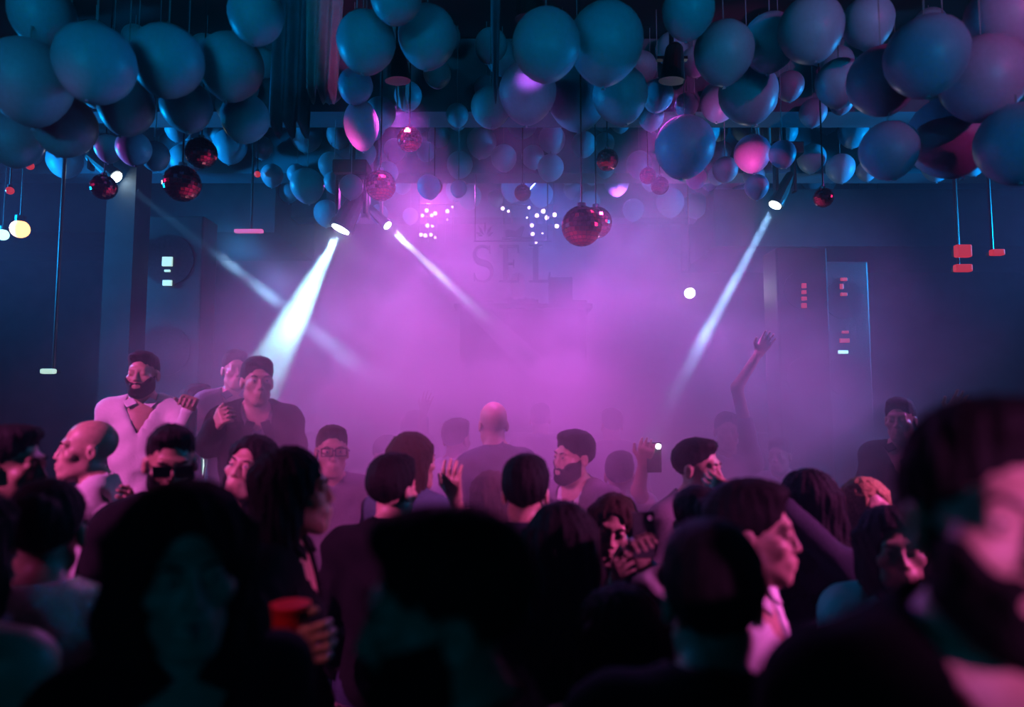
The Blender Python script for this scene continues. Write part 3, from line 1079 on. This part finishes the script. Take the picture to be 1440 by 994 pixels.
for a in [(283, 215, 22, 4.4, 'red-reflecting mirror ball, upper of the close pair on the left'),
          (256, 258, 26, 4.1, 'red-reflecting mirror ball, lower of the close pair on the left'),
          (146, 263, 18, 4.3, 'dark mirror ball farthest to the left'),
          (535, 261, 22, 4.6, 'red-reflecting mirror ball above the lamp of the wide white beam'),
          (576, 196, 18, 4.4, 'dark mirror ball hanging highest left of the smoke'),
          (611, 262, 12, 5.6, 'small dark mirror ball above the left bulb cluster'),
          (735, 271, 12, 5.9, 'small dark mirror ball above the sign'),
          (818, 318, 29, 4.2, 'largest red-reflecting mirror ball, in front of its twin right of the sign'),
          (838, 313, 23, 4.75, 'red-reflecting mirror ball half hidden behind the largest one'),
          (854, 225, 16, 4.7, 'red-reflecting mirror ball hanging by itself above the largest one'),
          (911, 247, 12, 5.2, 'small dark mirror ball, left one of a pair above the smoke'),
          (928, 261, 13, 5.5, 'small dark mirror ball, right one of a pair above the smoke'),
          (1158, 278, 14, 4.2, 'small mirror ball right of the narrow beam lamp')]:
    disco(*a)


# ------------------------------------------------------------------ balloons
def balloon_mesh(nu=22, nv=14):
    me = bpy.data.meshes.new('balloon')
    V, Fc = [(0, 0, 1.0)], []
    for i in range(1, nv):
        t = math.pi * i / nv
        z = math.cos(t)
        rr = math.sin(t)
        if z < 0: rr *= 1 - .16 * z * z; z *= 1.16
        for k in range(nu):
            V.append((rr * math.cos(2 * math.pi * k / nu), rr * math.sin(2 * math.pi * k / nu), z))
    V.append((0, 0, -1.16))
    for k in range(nu):
        Fc.append((0, 1 + k, 1 + (k + 1) % nu))
        for i in range(nv - 2):
            a = 1 + i * nu
            Fc.append((a + k, a + nu + k, a + nu + (k + 1) % nu, a + (k + 1) % nu))
        Fc.append((len(V) - 1, 1 + (nv - 2) * nu + (k + 1) % nu, 1 + (nv - 2) * nu + k))
    me.from_pydata(V, [], Fc)
    me.update()
    return me


BALL = {False: balloon_mesh(), True: balloon_mesh()}
KNOT = MB().tube((0, 0, 0), (0, 0, -.09), .02, .07, 10)
KNOT = KNOT.build('knot', M['latex'])
KM = KNOT.data
bpy.data.objects.remove(KNOT)


PENDING = []


def balloon(c, rad, label, group, pink=False, stretch=1.0):
    PENDING.append((c.copy(), rad, label, group, pink, stretch))
    PLACED.append((c.copy(), rad * 1.16))
    if stretch > 1: PLACED.append((c - Vector((0, 0, rad * .4)), rad))


def blow_up(c, rad, label, group, pink, stretch):
    r = link('balloon', BALL[pink], M['latex_pink_lit' if pink else 'latex'], None, c, True)
    r.scale = (rad, rad, rad * stretch)
    r.rotation_euler = (random.uniform(-.2, .2), random.uniform(-.2, .2), random.random() * 6)
    tag(r, label, 'balloon', group)
    link('knot', KM, None, r, (0, 0, -1.14))
    # the ribbon runs up to the ceiling, or to the balloon it is tied under
    top = CZ
    for p, q in PLACED:
        dx = math.hypot(p.x - c.x, p.y - c.y)
        if dx < q * .9 and p.z > c.z + rad * .6: top = min(top, p.z - math.sqrt(max(q * q - dx * dx, 0)) * .9)
    if top > c.z + rad:
        inv = r.rotation_euler.to_matrix().inverted()
        a, b = inv @ Vector((0, 0, rad * .9)), inv @ Vector((0, 0, top - c.z))
        f = lambda v: Vector((v.x / rad, v.y / rad, v.z / (rad * stretch)))
        MB().tube(f(a), f(b), .003 / rad, n=6).build('ribbon', M['string'], r)


def free(c, rad):
    return all((c - p).length > (rad + q) for p, q in PLACED)


BG = 'big balloons nearest the camera'
for px, py, rp, y, pk, lb in [
    (515, 58, 43, 3.55, 0, 'round blue-lit balloon, left one of two by the pink-lit fabric'),
    (601, 50, 43, 3.6, 0, 'large round balloon right of the pink-lit fabric'),
    (557, -6, 38, 3.4, 0, 'balloon cut by the top edge between two large round ones'),
    (500, 120, 25, 4.0, 1, 'small pink-lit balloon under the left round balloon'),
    (508, 174, 25, 4.2, 1, 'long pink-lit balloon hanging lowest under another pink-lit one'),
    (768, 62, 50, 3.5, 0, 'large balloon left of the biggest one at the top middle'),
    (852, 58, 55, 3.4, 0, 'biggest round balloon at the top middle beside the black gap'),
    (742, 128, 42, 3.9, 0, 'balloon low in the top middle touching the dark gap'),
    (812, 136, 44, 4.0, 0, 'balloon under the biggest one at the top middle'),
    (872, 132, 40, 4.2, 0, 'balloon right of and below the biggest one at the top middle'),
    (690, 150, 29, 4.4, 0, 'lone small balloon under the hanging dark ribbon'),
    (1018, 72, 43, 3.6, 0, 'round balloon right of the black ceiling gap'),
    (1140, 40, 46, 3.4, 0, 'round balloon left of the narrow black gap near the top right'),
    (1083, 58, 40, 3.7, 0, 'balloon between two round ones at the top right'),
    (1052, 130, 42, 4.1, 0, 'balloon lit greenish-blue above the row of dark gaps'),
    (963, 205, 43, 4.1, 1, 'large purple-lit balloon hanging above the right mirror ball pair'),
    (968, 14, 38, 3.3, 0, 'balloon cut by the top edge right of the black ceiling gap'),
    (1180, 115, 33, 3.8, 0, 'balloon at the left end of the pink-lit balloons'),
    (432, 260, 24, 4.7, 0, 'pale balloon low on the left, biggest beside the lamp rod'),
    (470, 256, 15, 5.0, 0, 'small pale balloon right of a larger one near the lamp rod'),
    (494, 262, 17, 4.9, 0, 'small pale balloon left of the red-reflecting mirror ball'),
    (603, 262, 17, 5.2, 1, 'small lilac-lit balloon right of the red-reflecting mirror ball'),
    (645, 265, 12, 5.4, 1, 'smallest bright pink-lit balloon above the left bulbs'),
    (979, 250, 15, 5.0, 1, 'small bright pink-lit balloon under the large purple-lit one'),
    (1058, 215, 26, 4.7, 1, 'pink-lit balloon in the row right of the large purple-lit one'),
    (1100, 216, 19, 4.6, 1, 'pink-lit balloon at the right end of the row'),
    (1064, 262, 17, 4.8, 1, 'lowest pink-lit balloon above the narrow beam'),
    (1020, 238, 18, 4.9, 0, 'small balloon left of the pink-lit row'),
    (1240, 112, 48, 3.1, 1, 'large pink-lit balloon at the left of the right-hand bunch'),
    (1302, 78, 56, 2.9, 1, 'large pink-lit balloon at the top of the right-hand bunch'),
    (1382, 108, 58, 2.75, 1, 'large violet-lit balloon in the middle of the right-hand bunch'),
    (1432, 200, 56, 2.85, 1, 'large violet-lit balloon cut by the right edge'),
    (1334, 190, 56, 3.0, 1, 'large violet-lit balloon low in the right-hand bunch'),
    (1250, 210, 40, 3.3, 1, 'lowest pink-lit balloon of the right-hand bunch'),
    (1412, 22, 52, 2.8, 1, 'violet-lit balloon in the top right corner'),
    (1220, 30, 36, 3.4, 0, 'dark blue-lit balloon right of the narrow black gap'),
    (40, 112, 58, 2.95, 0, 'large blue-lit balloon at the left edge'),
    (134, 88, 55, 3.0, 0, 'large blue-lit balloon second from the left edge'),
    (236, 84, 50, 3.15, 0, 'large blue-lit balloon third from the left edge'),
    (325, 92, 46, 3.3, 0, 'blue-lit balloon left of the hanging dark drape'),
    (92, 176, 42, 3.3, 0, 'blue-lit balloon low on the left above the dark wall'),
    (20, 195, 38, 3.2, 0, 'blue-lit balloon lowest at the left edge'),
    (178, 150, 38, 3.5, 0, 'blue-lit balloon above the trio of small left balloons'),
    (262, 148, 36, 3.7, 0, 'blue-lit balloon above the close pair of mirror balls'),
    (345, 165, 34, 3.9, 0, 'blue-lit balloon below the hanging dark drape'),
    (188, 208, 24, 4.0, 0, 'small balloon left of the close pair of mirror balls'),
    (218, 218, 20, 4.3, 0, 'smallest balloon beside the close pair of mirror balls'),
    (153, 208, 19, 4.2, 0, 'small balloon above the leftmost mirror ball'),
    (360, 20, 40, 3.2, 0, 'blue-lit balloon cut by the top edge over the dark drape'),
    (60, 20, 44, 2.8, 0, 'dark blue-lit balloon in the top left corner')]:
    c = P(px, py, y)
    rad = rp / F * y
    for k in range(80):
        yy = y + (k // 2 + 1) * .05 * (1 if k % 2 else -.5)
        if free(c, rad) and c.z + rad * 1.02 < CZ and not any(b0 - rad < c.y < b0 + .3 + rad and c.z + rad > z0_ for b0, z0_, z1_ in BEAM): break
        c = P(px, py, max(2.2, yy))
        rad = rp / F * c.y
    balloon(c, rad, lb, BG if y < 3.9 else 'balloons hung among the mirror balls', bool(pk), stretch=1.35 if lb.startswith('long') else 1.0)

ZONE = ['front', 'middle', 'rear']
MARK = [(120, 'at the far left end'), (250, 'over the dark left wall'), (380, 'above the close pair of mirror balls'), (500, 'by the dark drape'), (600, 'above the single red-reflecting mirror ball'), (690, 'above the left bulbs'),
        (790, 'above the sign'), (880, 'above the largest mirror ball'), (990, 'beside the large purple-lit balloon'), (1100, 'above the narrow beam lamp'), (1250, 'left of the pink-lit bunch'), (9999, 'behind the pink-lit bunch')]
ORD = ['first', 'second', 'third', 'fourth', 'fifth', 'sixth', 'seventh', 'eighth', 'ninth', 'tenth', 'eleventh', 'twelfth', 'thirteenth', 'fourteenth', 'fifteenth', 'sixteenth']
for bi, (y, z0, z1) in enumerate(BEAM):
    n = (62, 74, 60)[bi]
    W_ = (3.5, 4.6, 4.4)[bi]
    tries = 0
    row = []
    while n > 0 and tries < 4000:
        tries += 1
        rad = random.uniform(.085, .15) * (1, 1.05, 1.1)[bi]
        x = random.uniform(-W_, W_)
        c = Vector((x, y - rad - random.uniform(.01, .30), random.uniform(z0 - .12 + rad * .3, min(z1, CZ - rad * 1.02))))
        if not free(c, rad): continue
        n -= 1
        PLACED.append((c.copy(), rad * 1.16))
        row.append((x, c, rad))
    cnt = {}
    for x, c, rad in sorted(row, key=lambda t: t[0] / t[1].y):
        px = 720 + F * x / c.y
        mk = next(t for lim, t in MARK if px < lim)
        cnt[mk] = cnt.get(mk, 0) + 1
        balloon(c, rad, 'pale balloon on %s beam %s, %s from left' % (ZONE[bi], mk, ORD[cnt[mk] - 1]), 'balloons along the %s ceiling beam' % ZONE[bi])
for a in PENDING: blow_up(*a)


# ------------------------------------------------------------------ hanging fabric
def cloth_strip(name, px, y, w, z0, z1, m, label, waves=3, taper=1.0, amp=.05, cat='fabric'):
    x = P(px, 60, y).x
    me = bpy.data.meshes.new(name)
    nu, nv, th = 22, 16, .006
    V, Fc = [], []
    for s in (0, 1):
        for j in range(nv + 1):
            t = j / nv
            k = 1 + (taper - 1) * t
            for i in range(nu + 1):
                u = i / nu - .5
                V.append((u * w * k, amp * math.sin(u * waves * 6.28 + t * .8) * (.5 + .5 * t) + s * th, z1 - (z1 - z0) * t - (.05 * math.cos(u * waves * 6.28) if j == nv else 0)))
    n = (nu + 1) * (nv + 1)
    for j in range(nv):
        for i in range(nu):
            a = j * (nu + 1) + i
            Fc += [(a, a + nu + 1, a + nu + 2, a + 1), (n + a, n + a + 1, n + a + nu + 2, n + a + nu + 1)]
    rim = [j * (nu + 1) for j in range(nv + 1)] + [nv * (nu + 1) + i for i in range(1, nu + 1)] + [j * (nu + 1) + nu for j in range(nv - 1, -1, -1)] + [i for i in range(nu - 1, 0, -1)]
    for a, b in zip(rim, rim[1:] + rim[:1]): Fc.append((a, n + a, n + b, b))
    me.from_pydata(V, [], Fc)
    me.update()
    o = link(name, me, M[m], None, (x, y, 0), True)
    return tag(o, label, cat)


cloth_strip('ceiling_drape', 412, 4.55, .29, 3.78, CZ, 'drape', 'dark blue drape hanging from the ceiling at the upper left')
cloth_strip('ceiling_ribbon', 697, 3.9, .075, 3.72, CZ, 'drape', 'dark narrow ribbon hanging in the upper middle', 1, .45, .012, 'ribbon')
cloth_strip('tulle_drape', 455, 4.5, .27, 4.0, CZ, 'tulle', 'pink-lit pale tulle beside the dark drape', 3, .8, .03)
cloth_strip('tulle_drape', 566, 4.62, .22, 4.02, CZ, 'tulle', 'pink-lit pale tulle between two large round balloons', 2, .35, .03)
cloth_strip('tulle_drape', 1082, 5.6, .45, 3.95, CZ, 'tulle', 'pink-lit pale tulle behind the pink-lit balloons on the right', 3, .5, .03)
spot('fabric_spot_light', P(470, 330, 4.0), P(500, 110, 4.4), 22, .6, (1, .12, .62), 60, .05)
spot('fabric_spot_light', P(1050, 380, 4.2), P(1040, 220, 4.6), 26, .6, (1, .12, .62), 70, .05)


# ------------------------------------------------------------------ people
def crowd():
    p = person
    # nearest the camera
    p('w1', (262, 800, 1.12), 'nearest woman at left facing the camera, long dark hair, hoop earring, black clothes', 4, 2, 0, -2, 'f', 0, 'long', 'hb', .42, 1.12, -.012,
      's1', 'shirt', 'cblack', near=1, smile=.004, extra='hoop', group='people nearest the camera')
    p('m2', (622, 860, .88), 'nearest man at the centre in profile, thick dark hair, beard and pale collar', -84, -2, -4, 4, 'm', 0, 'short', 'hb', .3, 1.02, .0,
      's2', 'jacket', 'cblack', inner='cwhite', beard=True, near=1, group='people nearest the camera')
    p('m3', (1400, 735, .73), 'bearded man at the right edge in a black jacket with an open collar', 42, -18, 7, 2, 'm', 0, 'short', 'hb', .3, 1.04, .0,
      's1', 'jacket', 'cblack', inner='cwine', beard=True, near=1, group='people nearest the camera')
    # second row, mostly backs of heads
    p('m4', (740, 692, 2.4), 'short-haired man from behind, centre, under the bright smoke', 176, -6, 0, 0, hvol=1.06, top='jacket', topm='cnavy')
    p('m5', (553, 688, 2.55), 'dark-haired man from behind left of centre', 170, -25, 0, 0, hvol=1.06, top='jacket', topm='cblack')
    p('m6', (582, 648, 2.98), 'teal-shirted person behind the dark-haired man left of centre', 150, -20, 0, 0, sex='f', hair='long', hairm='hbr', hlen=.22, top='tshirt', topm='cteal',
      arms={'R': [(650, 748, 2.78), (640, 700, 2.70)]})
    p('w7', (690, 700, 3.2), 'woman from behind with loose hair, half hidden left of the short-haired man', 185, 10, 0, 5, 'f', hair='long', hairm='hbr', hlen=.26, top='dress', topm='cteal')
    p('w8', (790, 768, 1.98), 'woman from behind with long straight dark hair right of centre', 178, 0, 0, 0, 'f', hair='long', hairm='hb', hlen=.40, hvol=1.02, top='tshirt', topm='cblack')
    p('w9', (862, 742, 2.62), 'woman in teal holding up a phone below the smoke', 12, -14, -6, 8, 'f', hair='long', hairm='hbr', hlen=.20, top='shirt', topm='cteal',
      arms={'L': [(915, 850, 2.4), (904, 782, 2.25), .9], 'R': [(860, 850, 2.6), (868, 812, 2.38), .5]})
    p('w10', (872, 902, 1.56), 'short woman from behind in a pale top at the bottom right of centre', 184, 8, 0, 0, 'f', hair='long', hairm='hb', hlen=.14, hvol=1.0, top='tshirt', topm='cwhite')
    p('m11', (1000, 842, 1.2), 'man from behind with a round dark head in a black jacket, lower right', 180, 6, 0, 0, hvol=1.08, top='jacket', topm='cblack')
    p('m12', (1060, 748, 1.75), 'man in profile in a white shirt looking right', 78, 10, 0, 0, hvol=1.06, top='shirt', topm='cwhite')
    p('w12', (980, 738, 2.2), 'person with a round dark head left of the man in the white shirt', 188, 10, 0, 0, 'f', hair='bun', hairm='hb', top='shirt', topm='cwhite')
    p('w13', (1138, 712, 2.5), 'dark long-haired woman from behind, right of the man in the white shirt', 160, 25, 0, 0, 'f', hair='long', hairm='hb', hlen=.32, hvol=1.1, top='shirt', topm='cnavy',
      arms={'R': [(1100, 715, 2.38), (1040, 695, 2.45), .5]})
    p('w14', (1222, 716, 2.8), 'blond woman with a lit face between two dark heads on the right', 20, 10, 0, -10, 'f', hair='long', hairm='hbl', hlen=.18, top='tshirt', topm='cblack', smile=.005)
    p('w15', (1258, 772, 2.08), 'woman with a lit face and white top beside the bearded man at right', 4, 8, 4, -8, 'f', hair='long', hairm='hb', hlen=.25, top='shirt', topm='cwhite', smile=.005)
    # in the smoke
    p('m16', (982, 658, 2.95), 'man with a bright forehead in the smoke above the round dark head', 48, 20, 0, 0, top='shirt', topm='cgrey')
    p('m17', (1022, 606, 4.5), 'far man in the smoke raising one arm, right of the bright streak', 10, 0, 0, 0, top='tshirt', topm='cgrey', arms={'L': [(1036, 545, 4.4), (1066, 498, 4.35), .3]})
    p('m18', (806, 642, 3.35), 'bearded man in an open shirt looking left within the smoke', -38, -14, 0, 4, hvol=1.05, top='jacket', topm='cgrey', inner='cwhite', beard=True)
    p('m19', (693, 596, 3.65), 'tall man with a shaved head turned away in the smoke', -150, -15, 0, 0, hair=None, top='tshirt', topm='cnavy')
    p('m20', (642, 618, 4.1), 'far figure in a pale top left of the shaved man in the smoke', 150, 0, 0, 0, top='tshirt', topm='cwhite')
    p('m21', (467, 634, 3.35), 'man in glasses facing the camera in the smoke', 5, 0, 0, 0, hvol=.98, top='tshirt', topm='cgrey', glasses=True, hairm='hbr')
    p('m35', (1096, 640, 5.0), 'far figure at the right rim of the smoke', -20, 0, 0, 0, top='tshirt', topm='cgrey')
    p('m36', (545, 640, 4.3), 'far figure in the smoke left of the bright hand', 30, 0, 0, 0, top='tshirt', topm='cgrey')
    p('m37', (872, 668, 3.7), 'figure in the smoke holding up a lit phone', 170, 0, 0, 0, top='tshirt', topm='cwhite', arms={'R': [(898, 690, 3.5), (905, 652, 3.4), .9]})
    p('m40', (760, 590, 5.2), 'farthest dancer in front of the stage, right of the shaved man', 175, 0, 0, 0, top='tshirt', topm='cgrey')
    p('m41', (860, 598, 5.0), 'far dancer in front of the stage under the right beam', -160, 0, 0, 0, top='tshirt', topm='cgrey')
    p('w42', (585, 600, 5.0), 'far dancer in front of the stage with an arm up', 160, 0, 0, 0, 'f', hair='long', top='tshirt', topm='cwhite', arms={'R': [(592, 598, 4.9), (596, 580, 4.85), .3]})
    # left side
    p('w22', (352, 656, 2.7), 'laughing dark-haired woman below the man in the jacket', -14, -16, 8, 12, 'f', hair='long', hairm='hb', hlen=.26, top='dress', topm='cblack', smile=.008)
    p('m23', (362, 536, 3.5), 'man in a dark jacket and grey shirt standing in front of the white beam', 6, 4, 0, 0, floor=.3, hvol=1.02, top='jacket', topm='cblack', inner='cgrey', group='people on the platform',
      arms={'R': [(292, 625, 3.4), (305, 598, 3.25), 1.1]})
    p('m24', (331, 520, 4.3), 'man half hidden behind the man in the jacket', 10, 0, 0, 0, floor=.3, top='shirt', topm='cgrey', group='people on the platform')
    p('m25', (201, 526, 3.75), 'bearded man in a white shirt standing tall on the left', -12, -8, 0, 0, floor=.3, hvol=.98, top='shirt', topm='cwhite', beard=True, group='people on the platform', skin='s2',
      arms={'L': [(262, 612, 3.65), (266, 575, 3.5), 1.1]})
    p('m26', (240, 650, 2.3), 'man with a lit forehead and dark glasses behind the front woman', 0, 4, -12, 0, hvol=.96, top='shirt', topm='cblack', glasses='dark', skin='s2', beard=True)
    p('m27', (122, 632, 2.75), 'bald man in a pale shirt in profile on the left', -100, 14, 4, 0, hair=None, top='shirt', topm='cwhite',
      arms={'L': [(116, 765, 2.7), (166, 722, 2.58), .8]})
    p('m28', (14, 655, 2.15), 'man at the left edge in a pale shirt', 40, 20, 0, 0, top='shirt', topm='cwhite', skin='s2')
    p('w29', (415, 690, 1.98), 'woman in profile in black looking right into the smoke', 76, 10, 4, 0, 'f', hair='long', hairm='hb', hlen=.3, hvol=1.0, top='shirt', topm='cblack',
      arms={'R': [(372, 900, 1.6), (408, 905, 1.5), 1.2]})
    p('w31', (66, 748, 1.65), 'dark-haired woman from behind in a glittering sequin top on the left', 168, 0, 0, 0, 'f', hair='bun', hairm='hb', top='shirt', topm='sequin')
    p('w32', (-64, 770, 1.3), 'person at the left edge with a bare shoulder and pale top', 150, 0, 0, 0, 'f', hair='long', hairm='hb', hlen=.15, top='dress', topm='cteal', group='people nearest the camera')
    p('m34', (277, 566, 4.6), 'far man looking right between the two men on the platform', 40, 20, 0, 0, floor=.3, top='shirt', topm='cblack', group='people on the platform')
    p('m38', (1266, 590, 3.9), 'tall man in the dark at the right raising his hand', -10, 0, 0, 0, top='shirt', topm='cblack', skin='s2', arms={'L': [(1310, 612, 3.75), (1332, 586, 3.7), .3]})
    p('w39', (1300, 668, 3.15), 'woman in the dark half hidden behind the bearded man', -20, 0, 0, 0, 'f', hair='long', hairm='hbr', hlen=.2, top='tshirt', topm='cblack')
    p('dj', (728, 402, 7.1), 'figure in dark clothes behind the music booth', 0, 0, 10, 0, floor=1.6, top='tshirt', topm='cblack', group='music booth crew')


crowd()


def phone(px, py, y, label, rz=0, lit=False):
    r = empty('phone', P(px, py, y), label, 'phone', None, R(rz))
    MB().box((0, 0, 0), (.074, .009, .15), bevel=.004).build('case', M['black'], r)
    MB().box((0, .0052, 0), (.066, .002, .138)).build('screen', M['glass'], r)
    b = MB().tube((.02, -.004, .055), (.02, -.008, .055), .012 if lit else .008, n=14).build('flash', M['white'] if lit else M['chrome'], r)


phone(905, 752, 2.2, 'dark phone held up by the woman in teal', 8)
phone(920, 643, 3.36, 'phone with a bright light held up in the smoke', 0, True)
c = P(407, 893, 1.47)
r = empty('cup', c, 'red cup in the gap between the front woman and the front centre man', 'cup')
MB().tube((0, 0, -.06), (0, 0, .06), .030, .042, 20).build('body', M['redcup'], r, False)
MB().tube((0, 0, .058), (0, 0, .066), .044, .044, 20).build('rim', M['redcup'], r)
spot('cup_spot_light', c + Vector((-.5, -.9, 1.6)), c, 12, .5, (1, .2, .4), 30, .05)  # narrow pink-red spot aimed at the cup


# ------------------------------------------------------------------ haze and smoke
# (pixel x, pixel y, depth, radius x, radius y (depth), radius z, density)
PUFF = [(640, 470, 5.6, 1.0, 1.3, .9, 1.0), (860, 470, 5.6, 1.05, 1.3, .9, 1.0), (745, 590, 4.8, 1.7, 1.4, .75, .9),
        (600, 290, 6.6, .45, .8, .75, .7), (890, 300, 6.6, .5, .8, .6, .8), (985, 600, 4.3, .7, 1.0, .55, .7),
        (520, 620, 4.0, .55, .9, .55, .7), (750, 380, 6.8, .9, .8, .7, .55),
        (976, 490, 5.3, .11, .25, .15, 9.0), (942, 545, 5.2, .10, .25, .18, 3.5), (905, 610, 5.2, .10, .25, .14, 2.5),
        (745, 640, 3.9, 1.4, .9, .50, .8), (500, 650, 3.8, .6, .7, .48, .75), (985, 655, 3.9, .7, .7, .48, .7),
        (455, 470, 5.25, .26, .3, .18, 2.5), (345, 352, 5.3, .12, .3, .12, 2.5), (392, 402, 5.3, .13, .3, .12, 3.5), (492, 512, 5.2, .10, .2, .06, 7),
        (612, 392, 6.1, .12, .3, .14, 7), (662, 438, 6.05, .13, .3, .08, 9), (562, 340, 6.25, .09, .3, .10, 5)]
vd = bpy.data.volumes.new('smoke')
vo = bpy.data.objects.new('smoke', vd)
COL.objects.link(vo)
tag(vo, 'dense pink and violet smoke cloud rolling in front of the stage', 'smoke', None, 'stuff')
ng = bpy.data.node_groups.new('smoke', 'GeometryNodeTree')
ng.interface.new_socket('Geometry', in_out='OUTPUT', socket_type='NodeSocketGeometry')
ng.interface.new_socket('Geometry', in_out='INPUT', socket_type='NodeSocketGeometry')
N, L = ng.nodes.new, ng.links.new
gout = N('NodeGroupOutput')
vc = N('GeometryNodeVolumeCube')
LO, HI = (-3.4, 2.6, .7), (3.2, 8.2, 4.6)
vc.inputs['Min'].default_value = LO
vc.inputs['Max'].default_value = HI
for ax_, a, b in zip('XYZ', LO, HI): vc.inputs['Resolution ' + ax_].default_value = int((b - a) / .06)


def vm(op, a, b=None):
    n = N('ShaderNodeVectorMath')
    n.operation = op
    for i, x in enumerate((a, b)):
        if x is None: continue
        if isinstance(x, tuple): n.inputs[i].default_value = x
        else: L(x, n.inputs[i])
    return n.outputs['Value'] if op == 'DOT_PRODUCT' else n.outputs[0]


def fm(op, a, b=None):
    n = N('ShaderNodeMath')
    n.operation = op
    for i, x in enumerate((a, b)):
        if x is None: continue
        if isinstance(x, (int, float)): n.inputs[i].default_value = x
        else: L(x, n.inputs[i])
    return n.outputs[0]


pos = N('GeometryNodeInputPosition').outputs[0]
warp = N('ShaderNodeTexNoise')
warp.inputs['Scale'].default_value = 1.1
warp.inputs['Detail'].default_value = 3
L(pos, warp.inputs['Vector'])
wpos = vm('ADD', pos, vm('MULTIPLY', vm('SUBTRACT', warp.outputs['Color'], (.5, .5, .5)), (.75, .75, .75)))
tot = None
for px, py, y, rx, ry, rz, dn in PUFF:
    c = P(px, py, y)
    d = vm('MULTIPLY', vm('SUBTRACT', wpos if rx > .4 else pos, tuple(c)), (1 / rx, 1 / ry, 1 / rz))
    g = fm('MULTIPLY', fm('EXPONENT', fm('MULTIPLY', vm('DOT_PRODUCT', d, d), -1.0)), dn)
    tot = g if tot is None else fm('ADD', tot, g)
no = N('ShaderNodeTexNoise')
no.inputs['Scale'].default_value = 2.2
no.inputs['Detail'].default_value = 5
no.inputs['Roughness'].default_value = .6
L(wpos, no.inputs['Vector'])
mr = N('ShaderNodeMapRange')
mr.inputs[1].default_value = .36
mr.inputs[2].default_value = .64
mr.inputs[3].default_value = .25
mr.inputs[4].default_value = 1.4
L(no.outputs[0], mr.inputs[0])
L(fm('MAXIMUM', fm('SUBTRACT', fm('MULTIPLY', tot, mr.outputs[0]), .02), 0.0), vc.inputs['Density'])
smm = bpy.data.materials.new('smoke')
smm.use_nodes = True
nt = smm.node_tree
nt.nodes.clear()
o = nt.nodes.new('ShaderNodeOutputMaterial')
v = nt.nodes.new('ShaderNodeVolumePrincipled')
v.inputs['Density'].default_value = .8
v.inputs['Color'].default_value = (.95, .95, .95, 1)
v.inputs['Anisotropy'].default_value = .0
nt.links.new(v.outputs[0], o.inputs['Volume'])
st = N('GeometryNodeSetMaterial')
st.inputs['Material'].default_value = smm
L(vc.outputs[0], st.inputs[0])
L(st.outputs[0], gout.inputs[0])
md = vo.modifiers.new('smoke', 'NODES')
md.node_group = ng
vd.materials.append(smm)
